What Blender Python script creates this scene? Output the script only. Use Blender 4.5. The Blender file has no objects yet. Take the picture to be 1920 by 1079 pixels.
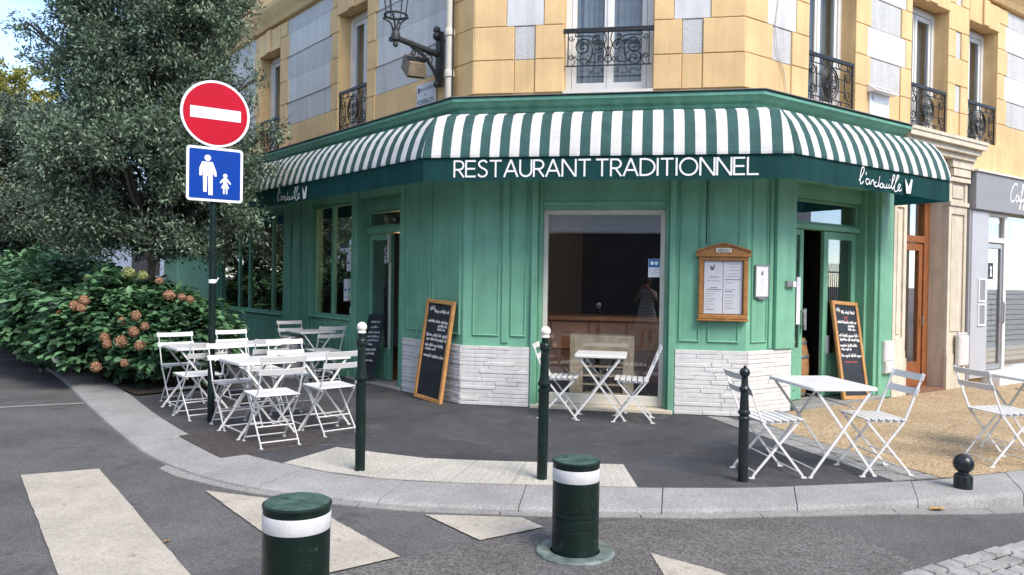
import bpy, bmesh, math, random
import numpy as np
from mathutils import Matrix, Vector
random.seed(7); RNG = np.random.default_rng(11)
SC = bpy.context.scene; COL = SC.collection
PI = math.pi; sin, cos, rad = math.sin, math.cos, math.radians

# ---------------------------------------------------------------- camera
FPX, PITCH, ROLL, EYE = 1410.44, -0.0095, 0.0159, 1.52
cam = bpy.data.cameras.new('camera'); cam_o = bpy.data.objects.new('camera', cam); COL.objects.link(cam_o)
cam.sensor_width = 36; cam.lens = 36 * FPX / 1920; cam.clip_start = 0.02; cam.clip_end = 3000
cam_o.matrix_world = Matrix.Translation((0, 0, EYE)) @ Matrix.Rotation(PI / 2 + PITCH, 4, 'X') @ Matrix.Rotation(ROLL, 4, 'Z')
SC.camera = cam_o

# ---------------------------------------------------------------- sky, sun, exposure
SUN_AZ, SUN_EL = rad(142), rad(46)          # azimuth clockwise from +Y
W = bpy.data.worlds.new('World'); SC.world = W; W.use_nodes = True
nt = W.node_tree; nt.nodes.clear()
n_out = nt.nodes.new('ShaderNodeOutputWorld'); n_bg = nt.nodes.new('ShaderNodeBackground')
n_sky = nt.nodes.new('ShaderNodeTexSky'); n_sky.sky_type = 'NISHITA'; n_sky.sun_disc = False
n_sky.sun_elevation = SUN_EL; n_sky.sun_rotation = SUN_AZ; n_sky.air_density = 0.7; n_sky.dust_density = 0.2; n_sky.ozone_density = 1.0
n_tc = nt.nodes.new('ShaderNodeTexCoord'); n_mp = nt.nodes.new('ShaderNodeMapping'); n_mp.inputs['Scale'].default_value = (1.0, 1.0, 2.6)
n_mp.inputs['Location'].default_value = (1.7, 0.0, 0.5)
n_nz = nt.nodes.new('ShaderNodeTexNoise'); n_nz.inputs['Scale'].default_value = 2.1; n_nz.inputs['Detail'].default_value = 9; n_nz.inputs['Roughness'].default_value = 0.55
n_rp = nt.nodes.new('ShaderNodeValToRGB'); n_rp.color_ramp.elements[0].position = 0.42; n_rp.color_ramp.elements[1].position = 0.68
n_mx = nt.nodes.new('ShaderNodeMix'); n_mx.data_type = 'RGBA'
n_mx.inputs[7].default_value = (3.3, 3.3, 3.2, 1)
L = nt.links.new
L(n_tc.outputs['Generated'], n_mp.inputs['Vector']); L(n_mp.outputs['Vector'], n_nz.inputs['Vector']); L(n_nz.outputs['Fac'], n_rp.inputs['Fac'])
L(n_rp.outputs['Color'], n_mx.inputs[0]); L(n_sky.outputs['Color'], n_mx.inputs[6]); L(n_mx.outputs[2], n_bg.inputs['Color'])
L(n_bg.outputs['Background'], n_out.inputs['Surface'])
n_bg.inputs['Strength'].default_value = 0.14
sun = bpy.data.lights.new('sun', 'SUN'); sun.energy = 1.5; sun.angle = rad(30); sun.color = (1.0, 0.90, 0.77)
sun_o = bpy.data.objects.new('sun', sun); COL.objects.link(sun_o)
sdir = Vector((sin(SUN_AZ) * cos(SUN_EL), cos(SUN_AZ) * cos(SUN_EL), sin(SUN_EL)))
sun_o.rotation_euler = sdir.to_track_quat('Z', 'Y').to_euler()
sun_o.location = sdir * 60
SC.view_settings.view_transform = 'Standard'; SC.view_settings.look = 'None'; SC.view_settings.gamma = 1.0
SC.view_settings.exposure = 1.64
SC.view_settings.use_curve_mapping = False
SC.render.engine = 'CYCLES'; SC.cycles.use_denoising = True
SC.cycles.max_bounces = 8; SC.cycles.diffuse_bounces = 4; SC.cycles.transparent_max_bounces = 12; SC.cycles.caustics_reflective = False; SC.cycles.caustics_refractive = False

# ---------------------------------------------------------------- helpers
WM = {}
def place(o, parent=None, M=None):
    M = M.copy() if M is not None else Matrix.Identity(4)
    COL.objects.link(o); WM[o] = M
    if parent is not None:
        o.parent = parent; o.matrix_parent_inverse = Matrix.Identity(4)
        o.matrix_basis = WM[parent].inverted() @ M
    else:
        o.matrix_basis = M
    return o
def tag(o, label=None, cat=None, group=None, kind=None):
    if label: o['label'] = label
    if cat: o['category'] = cat
    if group: o['group'] = group
    if kind: o['kind'] = kind
    return o
def empty(name, M=None, label=None, cat=None, group=None, kind=None, parent=None):
    o = bpy.data.objects.new(name, None); o.empty_display_size = 0.2
    place(o, parent, M); return tag(o, label, cat, group, kind)
def T(x, y, z=0, rz=0): return Matrix.Translation((x, y, z)) @ Matrix.Rotation(rz, 4, 'Z')
def copy_tree(o, M):
    """a thing with copies of its parts and sub-parts, at world matrix M"""
    r = o.copy(); COL.objects.link(r); r.matrix_basis = M; WM[r] = M
    for ch in [c for c in WM if c.parent is o]:
        c = ch.copy(); COL.objects.link(c); c.parent = r; WM[c] = M @ WM[o].inverted() @ WM[ch]
        for g in [x for x in list(WM) if x.parent is ch]:
            d = g.copy(); COL.objects.link(d); d.parent = c; WM[d] = M @ WM[o].inverted() @ WM[g]
    return r

class MB:
    def __init__(s): s.v = []; s.f = []; s.m = []
    def add(s, vs, fs, mi=0):
        n = len(s.v); s.v.extend([tuple(p) for p in vs]); s.f.extend([tuple(i + n for i in f) for f in fs]); s.m.extend([mi] * len(fs)); return s
    def box(s, x0, x1, y0, y1, z0, z1, mi=0):
        vs = [(x0, y0, z0), (x1, y0, z0), (x1, y1, z0), (x0, y1, z0), (x0, y0, z1), (x1, y0, z1), (x1, y1, z1), (x0, y1, z1)]
        return s.add(vs, [(0, 3, 2, 1), (4, 5, 6, 7), (0, 1, 5, 4), (1, 2, 6, 5), (2, 3, 7, 6), (3, 0, 4, 7)], mi)
    def cbox(s, x0, x1, y0, y1, z0, z1, c=0.006, mi=0):
        """box whose front (-y) edges are chamfered"""
        vs = [(x0, y0 + c, z0), (x1, y0 + c, z0), (x1, y1, z0), (x0, y1, z0), (x0, y0 + c, z1), (x1, y0 + c, z1), (x1, y1, z1), (x0, y1, z1),
              (x0 + c, y0, z0 + c), (x1 - c, y0, z0 + c), (x1 - c, y0, z1 - c), (x0 + c, y0, z1 - c)]
        return s.add(vs, [(0, 3, 2, 1), (4, 5, 6, 7), (1, 2, 6, 5), (2, 3, 7, 6), (3, 0, 4, 7), (8, 9, 10, 11), (0, 1, 9, 8), (1, 5, 10, 9), (5, 4, 11, 10), (4, 0, 8, 11)], mi)
    def bar(s, p0, p1, w, t, up=(0, 0, 1), mi=0):
        p0, p1 = Vector(p0), Vector(p1); d = (p1 - p0).normalized(); up = Vector(up)
        a = d.cross(up)
        if a.length < 1e-4: a = d.cross(Vector((1, 0, 0)))
        a.normalize(); b = a.cross(d).normalized(); vs = []
        for p in (p0, p1):
            for i, j in ((-1, -1), (1, -1), (1, 1), (-1, 1)): vs.append(p + a * (i * w / 2) + b * (j * t / 2))
        return s.add(vs, [(0, 3, 2, 1), (4, 5, 6, 7), (0, 1, 5, 4), (1, 2, 6, 5), (2, 3, 7, 6), (3, 0, 4, 7)], mi)
    def tube(s, pts, r, n=6, mi=0, closed=False, cap=True):
        pts = [Vector(p) for p in pts]; N = len(pts); rings = []; prev = None
        rr = r if isinstance(r, (list, tuple)) else [r] * N
        for i, p in enumerate(pts):
            if closed: d = (pts[(i + 1) % N] - pts[i - 1])
            else: d = pts[min(i + 1, N - 1)] - pts[max(i - 1, 0)]
            d.normalize()
            if prev is None:
                a = d.orthogonal().normalized()
            else:
                a = (prev - d * prev.dot(d))
                a = a.normalized() if a.length > 1e-5 else d.orthogonal().normalized()
            prev = a; b = d.cross(a)
            rings.append([p + a * (rr[i] * cos(2 * PI * k / n)) + b * (rr[i] * sin(2 * PI * k / n)) for k in range(n)])
        vs = [q for rg in rings for q in rg]; fs = []
        for i in range(N if closed else N - 1):
            j = (i + 1) % N
            for k in range(n): fs.append((i * n + k, i * n + (k + 1) % n, j * n + (k + 1) % n, j * n + k))
        if cap and not closed:
            fs.append(tuple(range(n - 1, -1, -1))); fs.append(tuple((N - 1) * n + k for k in range(n)))
        return s.add(vs, fs, mi)
    def lathe(s, prof, n=20, c=(0, 0, 0), mi=0, mis=None):
        vs = []; fs = []; ms = []
        for r, z in prof:
            for k in range(n): vs.append((c[0] + r * cos(2 * PI * k / n), c[1] + r * sin(2 * PI * k / n), c[2] + z))
        for i in range(len(prof) - 1):
            for k in range(n): fs.append((i * n + k, i * n + (k + 1) % n, (i + 1) * n + (k + 1) % n, (i + 1) * n + k)); ms.append(mis[i] if mis else mi)
        b = len(s.v); s.add(vs, fs, mi); s.m[-len(ms):] = ms
        if prof[0][0] > 1e-4: s.f.append(tuple(b + k for k in range(n - 1, -1, -1))); s.m.append(mi)
        if prof[-1][0] > 1e-4: s.f.append(tuple(b + (len(prof) - 1) * n + k for k in range(n))); s.m.append(mi)
        return s
    def sphere(s, c, r, n=14, m=9, mi=0, sz=1):
        return s.lathe([(r * sin(PI * i / m) + 1e-5, -r * sz * cos(PI * i / m)) for i in range(m + 1)], n, c, mi)
    def prism(s, poly, z0, z1, mi=0):
        """poly: list of (x, y)"""
        n = len(poly); a = sum(poly[i][0] * poly[(i + 1) % n][1] - poly[(i + 1) % n][0] * poly[i][1] for i in range(n))
        if a < 0: poly = poly[::-1]
        vs = [(x, y, z0) for x, y in poly] + [(x, y, z1) for x, y in poly]
        fs = [tuple(range(n - 1, -1, -1)), tuple(range(n, 2 * n))] + [(i, (i + 1) % n, n + (i + 1) % n, n + i) for i in range(n)]
        return s.add(vs, fs, mi)
    def plate(s, poly, y0, y1, mi=0):
        """poly: list of (x, z), extruded along y"""
        n = len(poly); a = sum(poly[i][0] * poly[(i + 1) % n][1] - poly[(i + 1) % n][0] * poly[i][1] for i in range(n))
        if a < 0: poly = poly[::-1]
        vs = [(x, y0, z) for x, z in poly] + [(x, y1, z) for x, z in poly]
        fs = [tuple(range(n)), tuple(range(2 * n - 1, n - 1, -1))] + [(i, n + i, n + (i + 1) % n, (i + 1) % n) for i in range(n)]
        return s.add(vs, fs, mi)
    def ribbon(s, pts, w, y, mi=0):
        """flat painted stroke in the x-z plane"""
        P = [Vector((p[0], p[1])) for p in pts]; N = len(P); vs = []
        for i, p in enumerate(P):
            d = P[min(i + 1, N - 1)] - P[max(i - 1, 0)]
            d = d.normalized() if d.length > 1e-9 else Vector((1, 0))
            nn = Vector((-d.y, d.x))
            k = 1.0
            if 0 < i < N - 1:
                e = (P[i + 1] - p)
                if e.length > 1e-9: k = 1 / max(0.45, abs(nn.dot(Vector((-e.y, e.x)).normalized())))
            for q in (p + nn * (w / 2 * k), p - nn * (w / 2 * k)): vs.append((q.x, y, q.y))
        return s.add(vs, [(2 * i, 2 * i + 1, 2 * i + 3, 2 * i + 2) for i in range(N - 1)], mi)
    def mesh(s, name, mats, smooth=None):
        me = bpy.data.meshes.new(name); me.from_pydata(s.v, [], s.f)
        for m in (mats if isinstance(mats, (list, tuple)) else [mats]): me.materials.append(m)
        me.polygons.foreach_set('material_index', s.m)
        if smooth is not None:
            me.polygons.foreach_set('use_smooth', [True] * len(s.f)); me.set_sharp_from_angle(angle=rad(smooth))
        me.update(); return me
    def build(s, name, mats, parent=None, M=None, smooth=None, **k):
        o = bpy.data.objects.new(name, s.mesh(name, mats, smooth)); place(o, parent, M)
        return tag(o, **k)

def smooth_pts(pts, n=5):
    """Catmull-Rom through 2D or 3D points"""
    P = [Vector(p) for p in pts]; out = []
    for i in range(len(P) - 1):
        a, b, c, d = P[max(i - 1, 0)], P[i], P[i + 1], P[min(i + 2, len(P) - 1)]
        for k in range(n):
            t = k / n; out.append(0.5 * ((2 * b) + (c - a) * t + (2 * a - 5 * b + 4 * c - d) * t * t + (3 * b - a - 3 * c + d) * t ** 3))
    out.append(P[-1]); return [tuple(p) for p in out]

# ---------------------------------------------------------------- materials
MATS = {}
def mat(name, col, rough=0.6, var=0.12, scale=6.0, bump=0.0, bscale=80.0, metal=0.0, spec=0.4, col2=None, big=0.0, coat=0.0, emit=None, transl=0.0, island=False, streak=0.0, chips=None):
    if name in MATS: return MATS[name]
    m = bpy.data.materials.new(name); m.use_nodes = True; t = m.node_tree; N = t.nodes; lk = t.links.new
    p = N['Principled BSDF']; p.inputs['Roughness'].default_value = rough; p.inputs['Metallic'].default_value = metal
    p.inputs['Specular IOR Level'].default_value = spec; p.inputs['Coat Weight'].default_value = coat
    tc = N.new('ShaderNodeTexCoord'); nz = N.new('ShaderNodeTexNoise'); nz.inputs['Scale'].default_value = scale; nz.inputs['Detail'].default_value = 6; nz.inputs['Roughness'].default_value = 0.6
    lk(tc.outputs['Object'], nz.inputs['Vector'])
    c1 = tuple(max(0, c * (1 - var)) for c in col); c2 = tuple(min(1, c * (1 + var)) for c in (col2 or col))
    rp = N.new('ShaderNodeValToRGB'); rp.color_ramp.elements[0].position = 0.33; rp.color_ramp.elements[1].position = 0.67
    rp.color_ramp.elements[0].color = (*c1, 1); rp.color_ramp.elements[1].color = (*c2, 1)
    if island:
        g = N.new('ShaderNodeNewGeometry'); mm = N.new('ShaderNodeMath'); mm.operation = 'MULTIPLY_ADD'; mm.inputs[1].default_value = 0.55; mm.inputs[2].default_value = 0.0
        lk(g.outputs['Random Per Island'], mm.inputs[0]); m2 = N.new('ShaderNodeMath'); m2.operation = 'MULTIPLY_ADD'; m2.inputs[1].default_value = 0.5
        lk(nz.outputs['Fac'], m2.inputs[0]); lk(mm.outputs[0], m2.inputs[2]); lk(m2.outputs[0], rp.inputs['Fac'])
    else:
        lk(nz.outputs['Fac'], rp.inputs['Fac'])
    cur = rp.outputs['Color']
    if big:
        n2 = N.new('ShaderNodeTexNoise'); n2.inputs['Scale'].default_value = 1.1; n2.inputs['Detail'].default_value = 7; n2.inputs['Roughness'].default_value = 0.65
        lk(tc.outputs['Object'], n2.inputs['Vector']); r2 = N.new('ShaderNodeMapRange'); r2.inputs[1].default_value = 0.35; r2.inputs[2].default_value = 0.65; r2.inputs[3].default_value = 1 - big; r2.inputs[4].default_value = 1 + big * 0.5
        lk(n2.outputs['Fac'], r2.inputs[0]); mx = N.new('ShaderNodeMix'); mx.data_type = 'RGBA'; mx.blend_type = 'MULTIPLY'; mx.inputs[0].default_value = 1
        lk(cur, mx.inputs[6]); lk(r2.outputs[0], mx.inputs[7]); cur = mx.outputs[2]
    if streak:                              # rain streaks: noise stretched along z
        mp = N.new('ShaderNodeMapping'); mp.inputs['Scale'].default_value = (9, 9, 0.55); lk(tc.outputs['Object'], mp.inputs['Vector'])
        ns = N.new('ShaderNodeTexNoise'); ns.inputs['Scale'].default_value = 1.0; ns.inputs['Detail'].default_value = 8; ns.inputs['Roughness'].default_value = 0.7; lk(mp.outputs[0], ns.inputs['Vector'])
        rs = N.new('ShaderNodeMapRange'); rs.inputs[1].default_value = 0.42; rs.inputs[2].default_value = 0.70; rs.inputs[3].default_value = 1.03; rs.inputs[4].default_value = 1 - streak; lk(ns.outputs['Fac'], rs.inputs[0])
        mx = N.new('ShaderNodeMix'); mx.data_type = 'RGBA'; mx.blend_type = 'MULTIPLY'; mx.inputs[0].default_value = 1; lk(cur, mx.inputs[6]); lk(rs.outputs[0], mx.inputs[7]); cur = mx.outputs[2]
    if chips:                               # scuffs and chips: (colour, scale, threshold)
        nc = N.new('ShaderNodeTexNoise'); nc.inputs['Scale'].default_value = chips[1]; nc.inputs['Detail'].default_value = 5; nc.inputs['Roughness'].default_value = 0.75; nc.inputs['Distortion'].default_value = 0.4; lk(tc.outputs['Object'], nc.inputs['Vector'])
        rc = N.new('ShaderNodeMapRange'); rc.inputs[1].default_value = chips[2]; rc.inputs[2].default_value = chips[2] + 0.05; rc.inputs[4].default_value = chips[3] if len(chips) > 3 else 0.8; lk(nc.outputs['Fac'], rc.inputs[0])
        mx = N.new('ShaderNodeMix'); mx.data_type = 'RGBA'; mx.inputs[7].default_value = (*chips[0], 1); lk(rc.outputs[0], mx.inputs[0]); lk(cur, mx.inputs[6]); cur = mx.outputs[2]
    lk(cur, p.inputs['Base Color'])
    if bump:
        n3 = N.new('ShaderNodeTexNoise'); n3.inputs['Scale'].default_value = bscale; n3.inputs['Detail'].default_value = 4
        lk(tc.outputs['Object'], n3.inputs['Vector']); b = N.new('ShaderNodeBump'); b.inputs['Strength'].default_value = bump; b.inputs['Distance'].default_value = 0.01
        lk(n3.outputs['Fac'], b.inputs['Height']); lk(b.outputs['Normal'], p.inputs['Normal'])
    if emit: p.inputs['Emission Color'].default_value = (*emit[:3], 1); p.inputs['Emission Strength'].default_value = emit[3]
    if transl:
        tr = N.new('ShaderNodeBsdfTranslucent'); lk(cur, tr.inputs['Color']); ms = N.new('ShaderNodeMixShader'); ms.inputs[0].default_value = transl
        lk(p.outputs['BSDF'], ms.inputs[1]); lk(tr.outputs['BSDF'], ms.inputs[2]); lk(ms.outputs[0], N['Material Output'].inputs['Surface'])
    MATS[name] = m; return m

def grain_mat(name, cols, scale, rough=0.85, big=0.18, bump=0.35, patch=1.2, stain=None, gum=None, crack=None):
    """asphalt, granite, resin gravel: voronoi grains of random tone plus broad wear"""
    m = bpy.data.materials.new(name); m.use_nodes = True; t = m.node_tree; N = t.nodes; lk = t.links.new
    p = N['Principled BSDF']; p.inputs['Roughness'].default_value = rough; p.inputs['Specular IOR Level'].default_value = 0.3
    g = N.new('ShaderNodeNewGeometry'); v = N.new('ShaderNodeTexVoronoi'); v.inputs['Scale'].default_value = scale
    lk(g.outputs['Position'], v.inputs['Vector']); sp = N.new('ShaderNodeSeparateColor'); lk(v.outputs['Color'], sp.inputs[0])
    rp = N.new('ShaderNodeValToRGB'); rp.color_ramp.elements[0].color = (*cols[0], 1); rp.color_ramp.elements[1].color = (*cols[-1], 1)
    for i, c in enumerate(cols[1:-1]):
        e = rp.color_ramp.elements.new((i + 1) / (len(cols) - 1)); e.color = (*c, 1)
    lk(sp.outputs[0], rp.inputs['Fac'])
    n2 = N.new('ShaderNodeTexNoise'); n2.inputs['Scale'].default_value = patch; n2.inputs['Detail'].default_value = 9; n2.inputs['Roughness'].default_value = 0.68
    lk(g.outputs['Position'], n2.inputs['Vector']); r2 = N.new('ShaderNodeMapRange'); r2.inputs[1].default_value = 0.33; r2.inputs[2].default_value = 0.67; r2.inputs[3].default_value = 1 - big; r2.inputs[4].default_value = 1 + big
    lk(n2.outputs['Fac'], r2.inputs[0]); mx = N.new('ShaderNodeMix'); mx.data_type = 'RGBA'; mx.blend_type = 'MULTIPLY'; mx.inputs[0].default_value = 1
    lk(rp.outputs['Color'], mx.inputs[6]); lk(r2.outputs[0], mx.inputs[7]); cur = mx.outputs[2]
    if stain:
        n4 = N.new('ShaderNodeTexNoise'); n4.inputs['Scale'].default_value = stain[1]; n4.inputs['Detail'].default_value = 8; n4.inputs['Roughness'].default_value = 0.7; n4.inputs['Distortion'].default_value = 0.6
        lk(g.outputs['Position'], n4.inputs['Vector']); r4 = N.new('ShaderNodeMapRange'); r4.inputs[1].default_value = stain[2]; r4.inputs[2].default_value = stain[2] + 0.1; lk(n4.outputs['Fac'], r4.inputs[0])
        m4 = N.new('ShaderNodeMix'); m4.data_type = 'RGBA'; m4.inputs[7].default_value = (*stain[0], 1); lk(r4.outputs[0], m4.inputs[0]); lk(cur, m4.inputs[6]); cur = m4.outputs[2]
    if gum:                                 # trodden gum and drips: sparse round spots (colour, scale, radius)
        vg = N.new('ShaderNodeTexVoronoi'); vg.inputs['Scale'].default_value = gum[1]; lk(g.outputs['Position'], vg.inputs['Vector']); sg = N.new('ShaderNodeSeparateColor'); lk(vg.outputs['Color'], sg.inputs[0])
        m1 = N.new('ShaderNodeMath'); m1.operation = 'MULTIPLY'; m1.inputs[1].default_value = gum[2]; lk(sg.outputs[0], m1.inputs[0]); m2 = N.new('ShaderNodeMath'); m2.operation = 'LESS_THAN'; lk(vg.outputs['Distance'], m2.inputs[0]); lk(m1.outputs[0], m2.inputs[1])
        m3 = N.new('ShaderNodeMath'); m3.operation = 'MULTIPLY'; m3.inputs[1].default_value = 0.55; lk(m2.outputs[0], m3.inputs[0]); m4 = N.new('ShaderNodeMix'); m4.data_type = 'RGBA'; m4.inputs[7].default_value = (*gum[0], 1); lk(m3.outputs[0], m4.inputs[0]); lk(cur, m4.inputs[6]); cur = m4.outputs[2]
    if crack:                               # hairline cracks (scale, width)
        nd = N.new('ShaderNodeTexNoise'); nd.inputs['Scale'].default_value = 2.5; nd.inputs['Detail'].default_value = 6; lk(g.outputs['Position'], nd.inputs['Vector']); va = N.new('ShaderNodeVectorMath'); va.operation = 'MULTIPLY_ADD'; va.inputs[1].default_value = (.5, .5, 0); lk(nd.outputs['Color'], va.inputs[0]); lk(g.outputs['Position'], va.inputs[2])
        vc = N.new('ShaderNodeTexVoronoi'); vc.feature = 'DISTANCE_TO_EDGE'; vc.inputs['Scale'].default_value = crack[0]; lk(va.outputs[0], vc.inputs['Vector']); lt = N.new('ShaderNodeMath'); lt.operation = 'LESS_THAN'; lt.inputs[1].default_value = crack[1]; lk(vc.outputs['Distance'], lt.inputs[0])
        nm = N.new('ShaderNodeTexNoise'); nm.inputs['Scale'].default_value = .6; lk(g.outputs['Position'], nm.inputs['Vector']); gt_ = N.new('ShaderNodeMath'); gt_.operation = 'GREATER_THAN'; gt_.inputs[1].default_value = .5; lk(nm.outputs['Fac'], gt_.inputs[0])
        mm = N.new('ShaderNodeMath'); mm.operation = 'MULTIPLY'; lk(lt.outputs[0], mm.inputs[0]); lk(gt_.outputs[0], mm.inputs[1]); m5 = N.new('ShaderNodeMix'); m5.data_type = 'RGBA'; m5.inputs[7].default_value = (.025, .025, .026, 1); lk(mm.outputs[0], m5.inputs[0]); lk(cur, m5.inputs[6]); cur = m5.outputs[2]
    lk(cur, p.inputs['Base Color'])
    b = N.new('ShaderNodeBump'); b.inputs['Strength'].default_value = bump; b.inputs['Distance'].default_value = 0.006
    lk(sp.outputs[1], b.inputs['Height']); lk(b.outputs['Normal'], p.inputs['Normal'])
    MATS[name] = m; return m

def glass_mat(name, tint=(0.85, 0.9, 0.9), k=1.9, rough=0.0):
    m = bpy.data.materials.new(name); m.use_nodes = True; t = m.node_tree; N = t.nodes; lk = t.links.new; N.remove(N['Principled BSDF'])
    tr = N.new('ShaderNodeBsdfTransparent'); tr.inputs['Color'].default_value = (*tint, 1); gl = N.new('ShaderNodeBsdfGlossy'); gl.inputs['Roughness'].default_value = rough
    fr = N.new('ShaderNodeFresnel'); ge = N.new('ShaderNodeNewGeometry'); io = N.new('ShaderNodeMapRange'); io.inputs[3].default_value = 1.5; io.inputs[4].default_value = 1 / 1.5; lk(ge.outputs['Backfacing'], io.inputs[0]); lk(io.outputs[0], fr.inputs['IOR']); mu = N.new('ShaderNodeMath'); mu.operation = 'MULTIPLY'; mu.inputs[1].default_value = k; mu.use_clamp = True
    lk(fr.outputs[0], mu.inputs[0]); ms = N.new('ShaderNodeMixShader'); lk(mu.outputs[0], ms.inputs[0]); lk(tr.outputs[0], ms.inputs[1]); lk(gl.outputs[0], ms.inputs[2])
    lk(ms.outputs[0], N['Material Output'].inputs['Surface']); MATS[name] = m; return m

M_green = mat('green_paint', (0.180, 0.425, 0.290), 0.48, 0.07, 3, 0.10, 45, big=0.16, streak=0.14, chips=((0.06, 0.15, 0.11), 38, 0.70, 0.6))
M_green_d = mat('green_paint_cornice', (0.15, 0.385, 0.28), 0.5, 0.08, 4, 0.1, 50, big=0.18, streak=0.2, chips=((0.05, 0.10, 0.08), 30, 0.68, 0.6))
M_white = mat('white_plinth_paint', (0.67, 0.655, 0.645), 0.65, 0.06, 9, 0.4, 50, big=0.10, streak=0.08, chips=((0.40, 0.38, 0.36), 26, 0.70, 0.5))
M_frame = mat('cream_window_frame', (0.68, 0.65, 0.58), 0.45, 0.05, 6)
M_yellow = mat('ochre_masonry_paint', (0.72, 0.50, 0.25), 0.8, 0.05, 3.5, 0.2, 70, big=0.12, streak=0.13, chips=((0.50, 0.36, 0.19), 22, 0.67, 0.5))
M_grey_a = mat('smooth_grey_render', (0.63, 0.63, 0.625), 0.85, 0.04, 3, 0.2, 50, big=0.10, streak=0.14, chips=((0.36, 0.35, 0.33), 20, 0.68, 0.5))
M_grey_b = mat('rough_grey_render', (0.56, 0.56, 0.55), 0.85, 0.07, 28, 0.9, 70, big=0.10, streak=0.14)
M_stone = mat('cream_limestone', (0.66, 0.595, 0.48), 0.85, 0.07, 5, 0.25, 60, big=0.18, streak=0.18, chips=((0.38, 0.33, 0.26), 18, 0.66, 0.5))
M_brown = mat('brown_door_wood', (0.28, 0.105, 0.04), 0.5, 0.15, 9, 0.1, 40)
M_sgrey = mat('grey_shop_paint', (0.27, 0.27, 0.285), 0.5, 0.04, 4)
M_sgrey_l = mat('pale_grey_shop_paint', (0.45, 0.465, 0.505), 0.5, 0.04, 4)
M_iron = mat('black_wrought_iron', (0.018, 0.019, 0.021), 0.45, 0.2, 20, metal=0.2)
M_lamp = mat('lantern_iron', (0.03, 0.035, 0.036), 0.5, 0.3, 20, 0.15, 60)
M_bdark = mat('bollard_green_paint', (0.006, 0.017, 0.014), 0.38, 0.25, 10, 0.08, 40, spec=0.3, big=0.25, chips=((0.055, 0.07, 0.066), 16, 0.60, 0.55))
M_bblack = mat('bollard_black_paint', (0.012, 0.018, 0.020), 0.3, 0.25, 12, 0.05, 40, spec=0.5)
M_bband = mat('white_reflective_band', (0.66, 0.67, 0.69), 0.4, 0.08, 14, big=0.14, chips=((0.36, 0.36, 0.35), 30, 0.61, 0.5))
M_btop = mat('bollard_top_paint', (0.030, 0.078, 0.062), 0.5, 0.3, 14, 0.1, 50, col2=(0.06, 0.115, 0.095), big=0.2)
M_wball = mat('white_ball_paint', (0.80, 0.78, 0.72), 0.35, 0.04, 10)
M_chair = mat('white_enamel', (0.70, 0.70, 0.695), 0.38, 0.05, 12, spec=0.45, chips=((0.30, 0.24, 0.19), 60, 0.72, 0.6))
M_board = mat('slate_board', (0.020, 0.024, 0.032), 0.55, 0.35, 6)
M_chalk = mat('chalk', (0.75, 0.75, 0.75), 0.9, 0.2, 60)
M_pinkchalk = mat('pink_chalk', (0.55, 0.12, 0.14), 0.9, 0.2, 60)
M_oak = mat('honey_oak', (0.52, 0.265, 0.095), 0.45, 0.2, 14, 0.1, 60)
M_oakd = mat('menu_case_oak', (0.36, 0.17, 0.055), 0.4, 0.2, 14, 0.08, 60)
M_paper = mat('menu_paper', (0.80, 0.78, 0.83), 0.6, 0.02, 5)
M_ink = mat('print_ink', (0.16, 0.16, 0.19), 0.7, 0.1, 20)
M_inkl = mat('faint_print_ink', (0.48, 0.47, 0.52), 0.7, 0.1, 20)
M_red = mat('sign_red', (0.46, 0.004, 0.022), 0.5, 0.05, 5, spec=0.15)
M_blue = mat('sign_blue', (0.001, 0.045, 0.31), 0.5, 0.05, 5, spec=0.15)
M_signw = mat('sign_white', (0.82, 0.83, 0.86), 0.35, 0.03, 6, spec=0.5)
M_galv = mat('sign_back_metal', (0.35, 0.36, 0.37), 0.45, 0.1, 9, metal=0.7)
M_awng = mat('awning_green_canvas', (0.045, 0.12, 0.115), 0.8, 0.12, 5, 0.5, 9, transl=0.25, big=0.18, streak=0.2)
M_awnw = mat('awning_white_canvas', (0.80, 0.79, 0.77), 0.8, 0.04, 6, 0.5, 9, transl=0.25, big=0.10, streak=0.12, chips=((0.50, 0.48, 0.44), 14, 0.66, 0.4))
M_val = mat('valance_green_canvas', (0.010, 0.085, 0.086), 0.75, 0.10, 3, 0.4, 7, transl=0.5, streak=0.2)
M_letter = mat('white_lettering', (0.82, 0.83, 0.84), 0.6, 0.02, 4)
M_wwin = mat('white_window_paint', (0.74, 0.73, 0.70), 0.45, 0.04, 6)
M_curt = mat('net_curtain', (0.42, 0.44, 0.46), 0.9, 0.15, 5, transl=0.3)
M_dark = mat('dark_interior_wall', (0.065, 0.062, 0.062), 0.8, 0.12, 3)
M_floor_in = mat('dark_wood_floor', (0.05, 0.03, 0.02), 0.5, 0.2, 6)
M_counter = mat('orange_wood_counter', (0.78, 0.33, 0.14), 0.5, 0.15, 5, big=0.1)
M_counter_d = mat('red_brown_panel', (0.42, 0.17, 0.10), 0.55, 0.15, 5)
M_crate = mat('pale_crate_wood', (0.56, 0.45, 0.31), 0.7, 0.2, 9)
M_bottle = mat('dark_bottle_glass', (0.012, 0.016, 0.012), 0.15, 0.2, 9, spec=0.6)
M_steel = mat('brushed_steel', (0.45, 0.45, 0.46), 0.35, 0.1, 20, metal=0.8)
M_pipe = mat('painted_pipe', (0.60, 0.56, 0.47), 0.55, 0.06, 8, big=0.15)
M_rust = mat('rusty_cast_iron', (0.066, 0.058, 0.057), 0.75, 0.35, 18, 0.4, 60)
M_bark = mat('grey_bark', (0.085, 0.072, 0.058), 0.9, 0.3, 14, 0.8, 30)
M_soil = mat('planting_soil', (0.035, 0.026, 0.018), 0.95, 0.35, 18, 0.8, 30)
M_stem = mat('woody_stem', (0.09, 0.06, 0.035), 0.85, 0.25, 14)
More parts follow.
